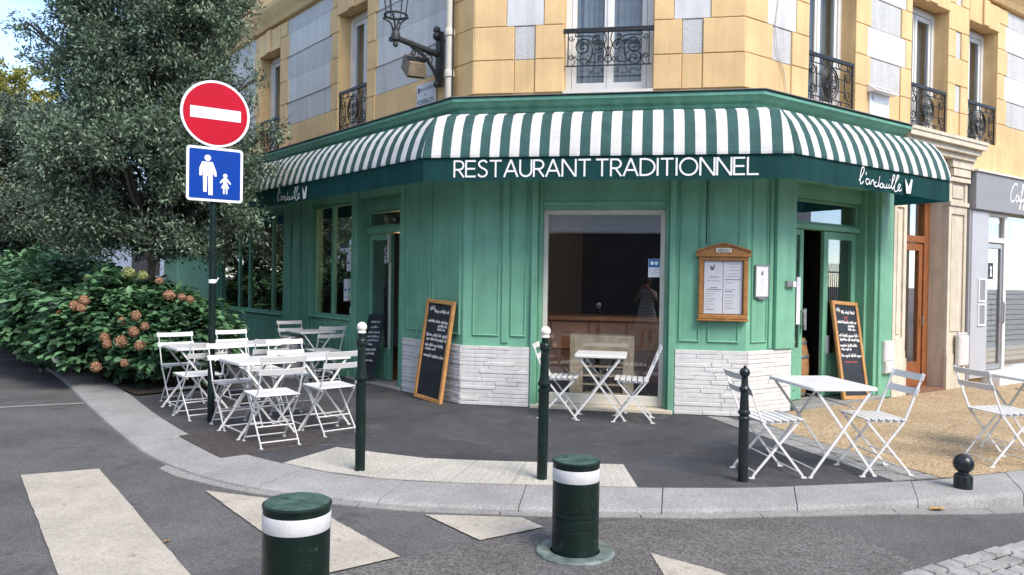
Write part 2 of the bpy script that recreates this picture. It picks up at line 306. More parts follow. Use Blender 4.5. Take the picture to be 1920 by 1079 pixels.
M_leaf = mat('evergreen_oak_leaf', (0.075, 0.122, 0.088), 0.5, 0.25, 1.6, col2=(0.22, 0.30, 0.205), transl=0.22, island=True, spec=0.4)
M_leaf2 = mat('dusky_oak_leaf', (0.068, 0.104, 0.080), 0.5, 0.25, 1.6, col2=(0.19, 0.25, 0.185), transl=0.22, island=True, spec=0.4)
M_leafy = mat('yellowing_leaf', (0.16, 0.19, 0.05), 0.6, 0.25, 1.2, col2=(0.36, 0.34, 0.09), transl=0.3, island=True)
M_hyd = mat('hydrangea_leaf', (0.048, 0.108, 0.056), 0.42, 0.25, 2.0, col2=(0.125, 0.255, 0.12), transl=0.2, island=True, spec=0.4)
M_flower = mat('dried_hydrangea_petal', (0.27, 0.13, 0.075), 0.8, 0.3, 9, col2=(0.44, 0.26, 0.16), transl=0.2, island=True)
M_flowerg = mat('pale_green_petal', (0.16, 0.22, 0.07), 0.8, 0.25, 9, col2=(0.30, 0.33, 0.14), transl=0.2, island=True)
M_road = grain_mat('road_asphalt', [(0.068, 0.067, 0.069), (0.105, 0.103, 0.105), (0.155, 0.152, 0.152)], 150, big=0.26, bump=0.35, patch=0.8, stain=((0.075, 0.073, 0.074), 1.7, 0.55), gum=((0.05, 0.05, 0.05), 2.6, 0.07))
M_patch = grain_mat('coarse_asphalt', [(0.070, 0.067, 0.066), (0.125, 0.120, 0.118), (0.20, 0.193, 0.188)], 95, big=0.22, bump=0.8, patch=1.0)
M_walk = grain_mat('pavement_asphalt', [(0.043, 0.044, 0.050), (0.062, 0.063, 0.070), (0.090, 0.090, 0.096)], 150, big=0.26, bump=0.3, patch=0.9, stain=((0.098, 0.099, 0.106), 2.6, 0.55), gum=((0.15, 0.15, 0.15), 3.0, 0.08))
M_kerb = grain_mat('granite_kerb', [(0.22, 0.22, 0.222), (0.30, 0.297, 0.295), (0.37, 0.365, 0.36)], 130, big=0.16, bump=0.2, patch=1.6)
M_gutter = grain_mat('gutter_stone', [(0.19, 0.185, 0.18), (0.27, 0.265, 0.255), (0.33, 0.325, 0.31)], 120, big=0.15, bump=0.25, patch=2.0)
M_gravel = grain_mat('golden_resin_gravel', [(0.20, 0.135, 0.075), (0.37, 0.26, 0.145), (0.46, 0.345, 0.21), (0.54, 0.45, 0.33)], 70, big=0.15, bump=0.7, patch=1.3)
M_paver = grain_mat('grey_paver', [(0.19, 0.19, 0.19), (0.27, 0.27, 0.265), (0.33, 0.33, 0.32)], 110, big=0.16, bump=0.25, patch=2.0)
M_cobble = grain_mat('granite_cobble', [(0.25, 0.25, 0.25), (0.30, 0.30, 0.295), (0.34, 0.335, 0.33)], 150, big=0.3, bump=0.35, patch=5)
M_tact = grain_mat('cream_tactile_stone', [(0.36, 0.34, 0.30), (0.45, 0.43, 0.385), (0.50, 0.48, 0.43)], 100, big=0.12, bump=0.2, patch=2.5)
M_paint = grain_mat('crossing_paint', [(0.35, 0.32, 0.275), (0.425, 0.39, 0.335), (0.46, 0.43, 0.375)], 100, big=0.14, bump=0.25, patch=3, stain=((0.27, 0.245, 0.21), 13.0, 0.58))
G_shop = glass_mat('shop_glass', (0.98, 0.985, 0.985), 2.7)
G_up = glass_mat('upper_window_glass', (0.86, 0.9, 0.92), 1.6)
G_lamp = glass_mat('lantern_glass', (0.96, 0.97, 0.97), 0.8)

# ---------------------------------------------------------------- the corner: three facade frames (x along the wall, y into it, z up)
CL = Vector((-0.6109, 9.1615)); AF, AL, AR, WF = 0.1738, 0.704, 0.9699, 3.3605
uF = Vector((cos(AF), -sin(AF))); CR = CL + uF * WF; uL = Vector((sin(AL), -cos(AL))); uR = Vector((sin(AR), cos(AR)))
def frame(o, u): return Matrix.Translation((o.x, o.y, 0)) @ Matrix.Rotation(math.atan2(u.y, u.x), 4, 'Z')
MF, ML, MR = frame(CL, uF), frame(CL, uL), frame(CR, uR)
TL, TR = 0.361, 0.408              # mitre factors of the two corners
def P2(fr, s, o=0):
    O, u = {'F': (CL, uF), 'L': (CL, uL), 'R': (CR, uR)}[fr]
    return (O.x + u.x * s + u.y * o, O.y + u.y * s - u.x * o)
def path(o, sl, sr):
    """L end, left corner, right corner, R end, offset outward by o"""
    return [P2('L', sl, o), P2('F', -TL * o, o), P2('F', WF + TR * o, o), P2('R', sr, o)]
def sweep(prof, sl, sr, name, m, parent, smooth=None, **k):
    mb = MB(); n = len(prof); vs = []
    for o, z in prof: vs += [(x, y, z) for x, y in path(o, sl, sr)]
    fs = []
    for i in range(n):
        j = (i + 1) % n
        for c in range(3): fs.append((i * 4 + c, i * 4 + c + 1, j * 4 + c + 1, j * 4 + c))
    fs.append(tuple(i * 4 for i in range(n))); fs.append(tuple(i * 4 + 3 for i in range(n - 1, -1, -1)))
    mb.add(vs, fs); o = mb.build(name, m, parent, None, smooth, **k)
    bm = bmesh.new(); bm.from_mesh(o.data); bmesh.ops.recalc_face_normals(bm, faces=bm.faces); bm.to_mesh(o.data); bm.free()
    return o
# ================================================================ ground
def sstep(a, b, x):
    t = min(1, max(0, (x - a) / (b - a))); return t * t * (3 - 2 * t)
def zr(x, y): return -0.035 - 0.07 * sstep(2.1, 3.9, x)
def sheet(name, poly, off, m, parent=None, zf=None, cuts=3, **k):
    bm = bmesh.new(); f = bm.faces.new([bm.verts.new((x, y, 0)) for x, y in poly]); bm.normal_update()
    if f.normal.z < 0: f.normal_flip()
    bmesh.ops.triangulate(bm, faces=bm.faces[:])
    if cuts: bmesh.ops.subdivide_edges(bm, edges=bm.edges[:], cuts=cuts, use_grid_fill=True)
    for v in bm.verts: v.co.z = (zf(v.co.x, v.co.y) if zf else 0) + off
    me = bpy.data.meshes.new(name); bm.to_mesh(me); bm.free(); me.materials.append(m)
    o = bpy.data.objects.new(name, me); place(o, parent); return tag(o, **k)
# road: one sheet to the horizon, finer near the corner
xs = [-900, -300, -100, -40, -20, -10, -5, -2, 0, 1, 1.8, 2.2, 2.6, 3.0, 3.4, 3.8, 4.2, 5, 8, 15, 40, 100, 300, 900]
ys = [-900, -200, -50, -15, -5, 0, 2, 3, 4, 5, 6, 7, 9, 14, 25, 50, 100, 300, 900]
mb = MB(); mb.add([(x, y, zr(x, y)) for y in ys for x in xs], [(j * len(xs) + i, j * len(xs) + i + 1, (j + 1) * len(xs) + i + 1, (j + 1) * len(xs) + i) for j in range(len(ys) - 1) for i in range(len(xs) - 1)])
mb.build('road', M_road, smooth=30, kind='structure', label='grey asphalt road around the corner pavement', cat='road')

K_OUT = [[(-27, 38.4), (-13.659, 20.2), (-11.25, 17.042), (-8.75, 13.66), (-6.652, 11.073), (-5.081, 8.971)],
         [(-5.081, 8.971), (-3.956, 7.489), (-3.171, 6.505), (-2.617, 5.962), (-2.183, 5.634), (-1.70, 5.385), (-1.221, 5.226), (-0.903, 5.129), (-0.53, 5.055), (0.066, 5.023)],
         [(0.066, 5.023), (0.623, 5.016), (1.311, 5.035), (2.204, 5.172), (2.852, 5.32), (3.838, 5.59)],
         [(3.838, 5.59), (5.2, 6.15), (7.5, 7.5), (22, 17.4)]]
K_IN = [[(-26.6, 38.7), (-13.26, 20.5), (-10.85, 17.34), (-8.34, 13.95), (-6.24, 11.38), (-4.667, 9.301)],
        [(-4.667, 9.301), (-3.769, 8.064), (-2.964, 7.05), (-2.469, 6.575), (-1.904, 6.149), (-1.499, 5.898), (-1.134, 5.733), (-0.741, 5.640), (-0.239, 5.595), (0.13, 5.577)],
        [(0.13, 5.577), (0.959, 5.565), (1.746, 5.60), (2.204, 5.675), (3.015, 5.837), (3.454, 5.958), (4.10, 6.205)],
        [(4.10, 6.205), (4.321, 6.299), (5.0, 6.62), (7.2, 7.98), (21.7, 17.85)]]
def along(pl, t):
    P = [Vector(p) for p in pl]; d = [0]
    for a, b in zip(P, P[1:]): d.append(d[-1] + (b - a).length)
    x = t * d[-1]
    for i in range(len(P) - 1):
        if x <= d[i + 1] + 1e-9: return P[i].lerp(P[i + 1], (x - d[i]) / (d[i + 1] - d[i]))
    return P[-1]
K_OUT = [smooth_pts(p, 5) for p in K_OUT]; K_IN = [smooth_pts(p, 5) for p in K_IN]
kerb = empty('kerb', T(0.1, 5.3, 0), kind='structure')
for k, cnt in enumerate((18, 7, 4, 16)):
    for i in range(cnt):
        a, b = i / cnt, (i + 1) / cnt; g = 0.0022 / max(0.2, (Vector(K_OUT[k][0]) - Vector(K_OUT[k][-1])).length) * 1.6
        mb = MB(); SEG = 5; vs = []; tilt = random.uniform(-.002, .002)
        prof = [(0, -0.2), (0.0, -0.048), (0.012, -0.018), (0.035, -0.004), (0.065, 0.0), (1, 0), (1, -0.2)]
        for q in range(SEG + 1):
            t = a + g + (b - a - 2 * g) * q / SEG; o_, n_ = along(K_OUT[k], t), along(K_IN[k], t); dd = n_ - o_; Ln = dd.length
            for w, z in prof:
                p = o_ + dd * (w if w == 1 else w / Ln); vs.append((p.x, p.y, z + tilt + (0 if z > -.1 else 0)))
        n = len(prof); fs = [(q * n + j, q * n + j + 1, (q + 1) * n + j + 1, (q + 1) * n + j) for q in range(SEG) for j in range(n - 1)]
        fs += [tuple(range(n - 1, -1, -1)), tuple(SEG * n + j for j in range(n))]
        mb.add(vs, fs); mb.build('kerb_stone', M_kerb, kerb, None, 35)

# asphalt pavement inside the kerb, running under the building
inner = [p for seg in K_IN for p in seg[:-1]] + [K_IN[-1][-1]]
sheet('pavement', [tuple(p) for p in inner] + [(30, 45), (-10, 60)], -0.003, M_walk, cuts=0, kind='structure', label='dark asphalt pavement in front of the restaurant', cat='pavement')

# gutter stones along the kerb
GX = [-2.83, -2.6, -1.977, -1.199, -0.658, 0.232, 1.296, 2.2, 2.8, 3.7, 5.1, 7.3]; GY = [6.03, 5.80, 5.413, 5.125, 5.0, 4.935, 4.945, 5.06, 5.19, 5.41, 6.0, 7.25]
ko = [p for seg in K_OUT[1:] for p in seg]; kx = [p[0] for p in ko]; ky = [p[1] for p in ko]
gut = empty('gutter', T(0.1, 5.0, -0.03), kind='structure'); x = -2.8
while x < 7:
    ln = random.uniform(0.75, 1.0); x1 = min(x + ln, 7.2); mb = MB(); n = 4; vs = []
    for q in range(n + 1):
        xx = x + 0.004 + (x1 - x - 0.008) * q / n; ya = np.interp(xx, GX, GY); yb = np.interp(xx, kx, ky) - 0.003
        z = zr(xx, ya) + 0.007; vs += [(xx, ya, z - 0.1), (xx, ya, z), (xx, yb, z), (xx, yb, z - 0.1)]
    fs = [(q * 4 + j, (q + 1) * 4 + j, (q + 1) * 4 + j + 1, q * 4 + j + 1) for q in range(n) for j in range(3)] + [(0, 1, 2, 3), (n * 4 + 3, n * 4 + 2, n * 4 + 1, n * 4)]
    mb.add(vs, fs); mb.build('gutter_stone', M_gutter, gut); x = x1

# coarse asphalt trench patch
sheet('asphalt_patch', [(-1.75, 3.3), (-0.925, 3.921), (-0.598, 4.162), (-0.166, 4.445), (0.225, 4.703), (0.84, 4.925), (1.35, 4.93), (1.911, 4.99), (2.06, 4.80), (2.161, 4.586), (2.26, 4.35), (2.299, 4.162), (2.3, 3.6), (2.1, 2.6), (-1.75, 2.6)],
      0.004, M_patch, zf=zr, kind='structure', label='coarse dark asphalt patch around the retractable bollards', cat='road')
# zebra crossing
zeb = empty('zebra_crossing', T(-1.2, 4.6, -0.03), kind='structure')
def rag(poly, n=22, amp=0.003):
    out = []
    for i, p in enumerate(poly):
        q = poly[(i + 1) % len(poly)]
        for k in range(n):
            t = k / n; out.append((p[0] + (q[0] - p[0]) * t + (random.uniform(-amp, amp) if k else 0), p[1] + (q[1] - p[1]) * t + (random.uniform(-amp, amp) if k else 0)))
    return out
for poly in ([(-3.735, 5.735), (-3.255, 5.959), (-1.646, 3.885), (-1.0, 3.05), (-1.62, 2.95), (-2.315, 3.858)],
             [(-2.186, 5.40), (-1.537, 5.19), (-1.165, 4.86), (-0.598, 4.175), (-0.93, 3.93), (-1.417, 4.452)],
             [(-0.549, 4.93), (0.087, 4.90), (0.222, 4.715), (-0.166, 4.455)],
             [(0.817, 4.289), (1.10, 4.06), (1.5, 3.6), (1.9, 3.0), (1.35, 2.9), (0.833, 3.9)]):
    sheet('crossing_stripe', rag(poly), 0.009, M_paint, zeb, zr, 0)
lines = empty('road_joints', T(-7, 11, -0.03), kind='structure')
for a, b, w in (((-6.6, 8.24), (-5.10, 8.99), 0.10), ((-9.9, 12.1), (-8.72, 13.68), 0.13)):
    a, b = Vector(a), Vector(b); d = (b - a).normalized(); nn = Vector((-d.y, d.x)) * w / 2
    sheet('joint_strip', [tuple(a - nn), tuple(b - nn), tuple(b + nn), tuple(a + nn)], 0.006, M_gutter, lines, zr, 0)

# tactile paving
tac = empty('tactile_paving', T(-0.4, 6, 0), kind='structure')
bx = [-1.846, -1.45, -0.98, -0.45, 0.02, 0.5, 0.957]; tp = [(-1.549, 6.726), (-1.13, 6.53), (-0.70, 6.36), (-0.273, 6.312), (0.14, 6.29), (0.55, 6.27), (0.952, 6.254)]
ikx = [p[0] for p in K_IN[1] + K_IN[2]]; iky = [p[1] for p in K_IN[1] + K_IN[2]]
bt = [(x, float(np.interp(x, ikx, iky)) + 0.006) for x in bx]
dom = MB()
for i in range(6):
    q = [Vector(bt[i]), Vector(bt[i + 1]), Vector(tp[i + 1]), Vector(tp[i])]; c = sum(q, Vector((0, 0))) / 4
    q = [c + (p - c) * 0.988 for p in q]; MB().prism([tuple(p) for p in q], -0.03, 0.004).build('tactile_slab', M_tact, tac)
    for u in range(7):
        for v in range(10):
            a = q[0].lerp(q[1], (u + .5) / 7); b = q[3].lerp(q[2], (u + .5) / 7); p = a.lerp(b, (v + .5) / 10)
            dom.lathe([(0.017, 0.0045), (0.012, 0.0085), (0.0001, 0.0095)], 6, (p.x, p.y, 0))
dom.build('tactile_studs', M_tact, tac, None, 50, kind='stuff')

# golden gravel apron on the right street and its paver edging
ge = [(2.75, 8.45), (2.819, 8.05), (2.93, 7.55), (3.07, 7.13), (3.24, 6.55), (3.45, 5.985)]
ir = [tuple(p) for p in K_IN[2] if p[0] > 3.46] + [tuple(p) for p in K_IN[3]]
sheet('gravel_pavement', ge + ir + [(26, 24), P2('R', 9, 0.02), P2('R', 0.8, 0.02)], 0.002, M_gravel, cuts=0, kind='structure', label='golden gravel pavement outside the right hand door', cat='pavement')
pv = empty('paver_edging', T(2.9, 7.2, 0), kind='structure')
pl = [(2.228, 8.60), (2.36, 8.10), (2.52, 7.53), (2.68, 6.95), (2.85, 6.36), (2.998, 5.85)]; pr = [(2.70, 8.50), (2.80, 8.08), (2.92, 7.56), (3.07, 7.10), (3.24, 6.52), (3.44, 5.965)]
pl = [tuple(p) for p in pl]
for r in range(2):
    for i in range(9):
        t0, t1 = i / 9 + (0.055 if r else 0), (i + 1) / 9 + (0.055 if r else 0); t1 = min(t1, 1.0)
        if t1 - t0 < 0.02: continue
        w0, w1 = r / 2 + 0.015, (r + 1) / 2 - 0.015
        def pp(t, w): return along(pl, t).lerp(along(pr, t), w)
        e = 0.006; MB().prism([tuple(pp(t0 + e, w0)), tuple(pp(t1 - e, w0)), tuple(pp(t1 - e, w1)), tuple(pp(t0 + e, w1))], -0.05, 0.003 + random.uniform(0, 0.003)).build('paver', M_paver, pv)

# cobbles in the near right corner
cob = sheet('cobbled_road', [(2.27, 4.12), (3.30, 4.76), (4.6, 5.4), (6.5, 4.2), (3.6, 2.3)], 0.003, mat('cobble_joint', (.05, .048, .045), .95, .3, 40), zf=zr, kind='structure', label='grey granite cobbles at the near right corner', cat='road')
cm = []
for k in range(4):
    h = [random.uniform(-.06, .06) for _ in range(8)]; c = 0.10
    vs = [(-.5 + h[0] * .4, -.5 + h[1] * .4, 0), (.5 + h[2] * .4, -.5 + h[3] * .4, 0), (.5 + h[4] * .4, .5 + h[5] * .4, 0), (-.5 + h[6] * .4, .5 + h[7] * .4, 0)]
    vs = [(x, y, 0) for x, y, _ in vs] + [(x, y, .75) for x, y, _ in vs] + [(x * .86, y * .84, 1) for x, y, _ in vs]
    b = MB(); b.add(vs, [(0, 1, 5, 4), (1, 2, 6, 5), (2, 3, 7, 6), (3, 0, 4, 7), (4, 5, 9, 8), (5, 6, 10, 9), (6, 7, 11, 10), (7, 4, 8, 11), (8, 9, 10, 11)])
    cm.append(b.mesh('cobble', M_cobble, 60))
d = Vector((0.849, 0.529)); nn = Vector((0.529, -0.849)); o0 = Vector((2.30, 4.15))
for r in range(15):
    x = -0.25 - 0.06 * (r % 2)
    while x < 2.0:
        ln = random.uniform(0.125, 0.185); p = o0 + d * (x + ln / 2) + nn * (0.055 + r * 0.107 + random.uniform(-.004, .004)); x += ln + 0.010
        if (p - Vector((2.9, 4.1))).length > 1.15: continue
        ob = bpy.data.objects.new('cobble', random.choice(cm)); z = zr(p.x, p.y)
        place(ob, cob, Matrix.Translation((p.x, p.y, z - 0.03)) @ Matrix.Rotation(math.atan2(d.y, d.x) + random.uniform(-.04, .04), 4, 'Z') @ Matrix.Diagonal((ln - .006, 0.090, 0.046 + random.uniform(0, .007), 1)))

# planting bed
sheet('planting_bed', [(-4.66, 9.38), (-4.05, 10.05), (-4.2, 11.2), (-8.2, 16.6), (-13.2, 22.6), (-14.0, 21.6), (-11.2, 17.5), (-8.55, 14.1), (-6.4, 11.5), (-5.0, 9.72)], 0.02, M_soil, cuts=0, kind='structure', label='dark soil of the planting bed under the hydrangeas', cat='ground')

# cast iron tree grate under the front table
tg = empty('tree_grate', T(-2.35, 7.03, 0, rad(41)), 'square rusty brown tree grate set into the asphalt under the front table', 'grate')
mb = MB(); a = 0.55
for x0, x1, y0, y1 in ((-a, a, -a, -a + .05), (-a, a, a - .05, a), (-a, -a + .05, -a + .05, a - .05), (a - .05, a, -a + .05, a - .05), (-.02, .02, -a + .05, a - .05)): mb.box(x0, x1, y0, y1, -.02, .006)
mb.build('grate_frame', M_rust, tg, WM[tg])
mb = MB()
for i in range(30):
    y = -a + .065 + i * (2 * a - .13) / 29
    mb.box(-a + .05, -.02, y - .012, y + .012, -.02, .004); mb.box(.02, a - .05, y - .012, y + .012, -.02, .004)
mb.build('grate_bars', M_rust, tg, WM[tg], kind='stuff')
for i, (x, y, rz, s, lab) in enumerate(((3.05, 5.33, 0.3, 0.075, 'curled yellow brown dead leaf in the gutter by the short bollard'), (-1.98, 4.35, 1.2, 0.03, 'small orange brown leaf lying between the first two crossing stripes'), (-1.2, 4.25, 2.2, 0.022, 'tiny dark leaf beside the near left bollard'))):
    mb = MB(); n = 7; vs = []
    for k in range(n):
        t = k / (n - 1); w = sin(PI * min(1, t * 1.02)) ** 0.8 * 0.42 + 0.01
        for e in (-1, 0, 1): vs.append(((t - .5) * 2 * s, e * w * s, s * (0.10 + 0.32 * abs(e) * w * (1 + .5 * sin(5 * t + e)) + 0.2 * (t - .5) ** 2 + 0.05 * sin(9 * t))))
    mb.add(vs, [(k * 3 + j, (k + 1) * 3 + j, (k + 1) * 3 + j + 1, k * 3 + j + 1) for k in range(n - 1) for j in range(2)])
    mb.build('fallen_leaf', mat('dead_leaf', (0.26, 0.13, 0.04), 0.8, 0.4, 30, col2=(0.45, 0.27, 0.08)), None, T(x, y, zr(x, y) + .008, rz), 60, label=lab, cat='leaf')
# ================================================================ corner building (upper floors, stone doorway)
BLD = empty('corner_building', T(1.0, 9.5, 0), 'ochre and grey corner building with wrought iron window guards above the restaurant', 'building')
UP = 0.17                                   # upper wall stands this far behind the shopfront face
Z0, ZH = 3.81, 0.41
FRS = {'F': MF, 'L': ML, 'R': MR}
OPEN = {'F': [(1.18, 2.245)], 'R': [(1.31, 2.335), (3.75, 4.80), (5.44, 6.41)], 'L': [(-3.63, -2.72), (-6.83, -5.90)]}
ENDS = {'F': (0.062, 3.290), 'R': (0.070, 9.5), 'L': (-12.5, -0.062)}
ZT = 5.70
for fr in 'FLR':
    a, b = ENDS[fr]; ops = sorted(OPEN[fr]); s = a + .012 if fr != 'L' else a; mb = MB()
    for o0, o1 in ops + [(b - (.012 if fr != 'R' else 0), None)]:
        mb.box(s, o0, UP + .03, .62, 3.45, 9.2)
        if o1 is None: break
        mb.box(o0, o1, UP + .03, .62, ZT + .02, 9.2); mb.box(o0, o1, UP + .03, .62, 3.45, Z0 - .02); s = o1
    mb.build('upper_wall', M_yellow, BLD, FRS[fr])
# quoins and render bands: (grey0, grey1) for wide rows and narrow rows in each wall field
FIELDS = {'F': [((.062, 1.18), (.47, .93), (.57, .826)), ((2.245, 3.290), (2.478, 2.90), (2.576, 2.814))],
          'R': [((.070, 1.31), (.487, 1.045), (.587, .964)), ((2.335, 3.75), (2.62, 3.59), (2.70, 3.47)), ((4.80, 5.44), None, (5.03, 5.20)), ((6.41, 9.5), (6.68, 9.2), (6.76, 9.1))],
          'L': [((-2.72, -.062), (-2.40, -.53), (-2.47, -.50)), ((-5.90, -3.63), (-5.52, -3.93), (-5.60, -3.87)), ((-12.5, -6.83), (-12.2, -7.12), (-12.3, -7.05))]}
for fr in 'FLR':
    M = FRS[fr]
    for (s0, s1), wide, narrow in FIELDS[fr]:
        for r in range(6):
            z0, z1 = Z0 + ZH * r, Z0 + ZH * (r + 1); g = wide if r % 2 == 0 else narrow
            if r == 5: z1 = 6.12
            e = 0.003; j = lambda: random.uniform(0, 0.004)
            if r == 0:
                m0, m1 = (narrow or wide); segs = [(s0, m0, 0), (m0, m1, .014), (m1, s1, 0)] if (m1 - m0) < 1.2 else [(s0, m0, 0), (m0, m1, .014), (m1, s1, 0)]
            elif g is None: segs = [(s0, s1, 0)]
            else: segs = [(s0, g[0], 0), (g[1], s1, 0)]
            for p, q, d in segs:
                if q - p > .02: MB().cbox(p + e, q - e, UP + d + j(), UP + .05, z0 + e, z1 - e, .007).build('masonry_block', M_yellow, BLD, M)
            if r and g:
                smooth = r % 2 == 0
                MB().cbox(g[0] + e, g[1] - e, UP + (.010 if smooth else .020), UP + .05, z0 + e, z1 - e, .005).build('render_band', M_grey_a if smooth else M_grey_b, BLD, M)
    for o0, o1 in OPEN[fr]:                  # lintel stones with keystone
        w = o1 - o0
        for p, q, d in ((o0 - .02, o0 + w * .4, .0), (o0 + w * .4, o0 + w * .6, -.03), (o0 + w * .6, o1 + .02, .0)):
            MB().cbox(p + .003, q - .003, UP - .012 + d, UP + .1, ZT, 6.11, .008).build('lintel_stone', M_yellow, BLD, M)
sweep([(-UP + .0, 6.14), (-.12, 6.15), (-.08, 6.22), (-.02, 6.30), (.03, 6.38), (.05, 6.46), (.02, 6.50), (-UP - .05, 6.54), (-UP - .05, 6.14)], -12.5, 9.5, 'string_course', M_yellow, BLD)
sweep([(-UP, 8.9), (.0, 8.95), (.12, 9.1), (.2, 9.22), (-.62, 9.3), (-.62, 8.9)], -12.5, 9.5, 'roof_cornice', M_yellow, BLD)

def spiral(cx, cz, r0, turns, a0, dirn, y, n=22, r1=.012):
    return [(cx + (r0 + (r1 - r0) * t) * cos(a0 + dirn * turns * 2 * PI * t), y, cz + (r0 + (r1 - r0) * t) * sin(a0 + dirn * turns * 2 * PI * t)) for t in [k / n for k in range(n + 1)]]
def upper_window(fr, o0, o1, style):
    M = FRS[fr]; yg = UP + .24; w = o1 - o0; c = (o0 + o1) / 2
    win = empty('window', M @ Matrix.Translation((c, yg, Z0)), parent=BLD)
    mb = MB(); mb.box(o0 - .002, o0 + .075, yg - .02, yg + .07, Z0 + .03, ZT); mb.box(o1 - .075, o1 + .002, yg - .02, yg + .07, Z0 + .03, ZT); mb.box(o0 + .075, o1 - .075, yg - .02, yg + .07, ZT - .09, ZT); mb.box(o0 - .002, o1 + .002, yg - .04, yg + .08, Z0 - .01, Z0 + .06)
    for p, q in ((o0 + .08, c - .004), (c + .004, o1 - .08)):
        mb.box(p, p + .055, yg, yg + .05, Z0 + .065, ZT - .095); mb.box(q - .055, q, yg, yg + .05, Z0 + .065, ZT - .095); mb.box(p + .055, q - .055, yg, yg + .05, Z0 + .065, Z0 + .16); mb.box(p + .055, q - .055, yg, yg + .05, ZT - .16, ZT - .095)
    mb.box(c - .022, c + .022, yg - .014, yg, Z0 + .07, ZT - .1); mb.build('window_frame', M_wwin, win, M)
    for p, q in ((o0 + .135, c - .059), (c + .059, o1 - .135)):
        MB().box(p, q, yg + .022, yg + .028, Z0 + .16, ZT - .16).build('pane', G_up, win, M)
    mb = MB(); n = 40; vs = []
    for k in range(n + 1):
        x = o0 + .08 + (w - .16) * k / n; yy = yg + .13 + .02 * sin(k * 1.9) + .012 * sin(k * .7)
        vs += [(x, yy, Z0 + .1), (x, yy, ZT - .1)]
    mb.add(vs, [(2 * k, 2 * k + 2, 2 * k + 3, 2 * k + 1) for k in range(n)]); mb.build('curtain', M_curt, win, M, 60)
    MB().box(o0 - .05, o1 + .05, yg + .2, yg + .22, Z0 - .1, ZT + .1).build('blackout', M_dark, win, M)
    for e in (o0, o1):                       # reveals
        MB().box(e - .012 if e == o0 else e - .004, e + .004 if e == o0 else e + .012, UP + .051, yg + .07, Z0 - .015, ZT - .001).build('reveal', M_yellow, win, M)
    MB().box(o0 - .004, o1 + .004, UP - .03, yg - .041, Z0 - .05, Z0 + .005).build('sill', M_frame if style == 'F' else M_yellow, win, M)
    # window guard
    rl = MB(); y = UP + .02 if style == 'F' else UP + .03; a, b = o0 + .015, o1 - .015
    zt, zb = (4.545, 4.12) if style == 'F' else (4.45, 3.93)
    if style == 'F':
        rl.bar((a - .02, y, zt), (b + .02, y, zt), .04, .05); rl.bar((a, y, zb), (b, y, zb), .014, .014)
        for x in (a + .035, b - .035): rl.bar((x, y, zb), (x, y, zt), .014, .014)
        hw = (b - a) / 2; cc = (a + b) / 2
        for sg in (-1, 1):
            X = lambda u: cc + sg * u
            def st(pts, r=.0075): rl.tube([(X(px), y, pz) for px, pz in smooth_pts(pts, 5)], r, 5)
            def sp(cx, cz, r, t, a0, dr, rr=.0075): rl.tube([(X(px - 0), y, pz) for px, _, pz in spiral(cx, cz, r, t, a0, dr, y)], rr, 5)
            sp(.30, 4.345, .115, 1.9, rad(190), -1, .009); st([(.30 - .113, 4.325), (.20, 4.24), (.22, 4.19), (.27, 4.15)], .009)
            sp(.115, 4.36, .075, 1.6, rad(30), 1); st([(.18, 4.395), (.185, 4.44), (.15, 4.47)])
            sp(.13, 4.46, .035, 1.4, rad(0), 1); st([(.165, 4.46), (.25, 4.48), (.40, 4.475)])
            sp(hw - .075, 4.455, .035, 1.3, rad(180), 1, .006); sp(hw - .075, 4.22, .035, 1.3, rad(180), -1, .006); sp(hw - .14, 4.50, .03, 1.2, rad(0), -1, .006)
            sp(.075, 4.20, .04, 1.4, rad(60), -1, .006); st([(.05, 4.53), (.028, 4.44), (.045, 4.36), (.02, 4.27), (.04, 4.19), (.0, 4.15)]); st([(.40, 4.24), (.36, 4.19), (.28, 4.21), (.22, 4.165), (.12, 4.16)], .007)
            st([(.42, 4.23), (.40, 4.17), (.43, 4.13)], .006); st([(.24, 4.40), (.20, 4.42), (.19, 4.39)], .007)
        rl.tube([(cc, y, 4.13), (cc, y, 4.53)], .008, 5); rl.sphere((cc, y, 4.33), .022, 8, 6); rl.sphere((cc, y, 4.24), .016, 8, 6)
    else:
        rl.bar((a, y, zt), (b + .0, y, zt), .035, .045); rl.bar((a, y, zt - .10), (b, y, zt - .10), .012, .012); rl.bar((a, y, zb), (b, y, zb), .012, .012); rl.bar((a, y, zb - .09), (b, y, zb - .09), .012, .012)
        for x in (a + .006, b - .01): rl.bar((x, y, zb - .12), (x, y, zt), .018, .018)
        cc = (a + b) / 2
        for i in range(5):
            x = a + (b - a) * (i + .5) / 5
            for z in (zt - .05, zb - .045): rl.tube([(x + .032 * cos(t), y, z + .042 * sin(t)) for t in [2 * PI * k / 12 for k in range(12)]], .007, 4, closed=True)
        for rx, rz, r in ((.175, .20, .010), (.135, .165, .008)):
            rl.tube([(cc + rx * cos(t), y, (zt - .1 + zb) / 2 + rz * sin(t)) for t in [2 * PI * k / 26 for k in range(26)]], r, 5, closed=True)
        zc = (zt - .1 + zb) / 2
        for sg in (-1, 1):
            rl.tube([(cc + sg * (px - cc), y, pz) for px, _, pz in spiral(cc + .06, zc + .06, .06, 1.5, rad(180), 1, y)], .008, 4); rl.tube([(cc + sg * (px - cc), y, pz) for px, _, pz in spiral(cc + .06, zc - .07, .06, 1.5, rad(180), -1, y)], .008, 4)
            for dz, dr in ((.11, 1), (-.11, -1)): rl.tube([(cc + sg * (px - cc), y, pz) for px, _, pz in spiral(b - .10, zc + dz, .085, 1.35, rad(0), dr, y)], .008, 4)
            for dz in (.08, -.08): rl.bar((cc + sg * .17, y, zc + dz), (cc + sg * (b - cc - .17), y, zc + dz), .010, .010)
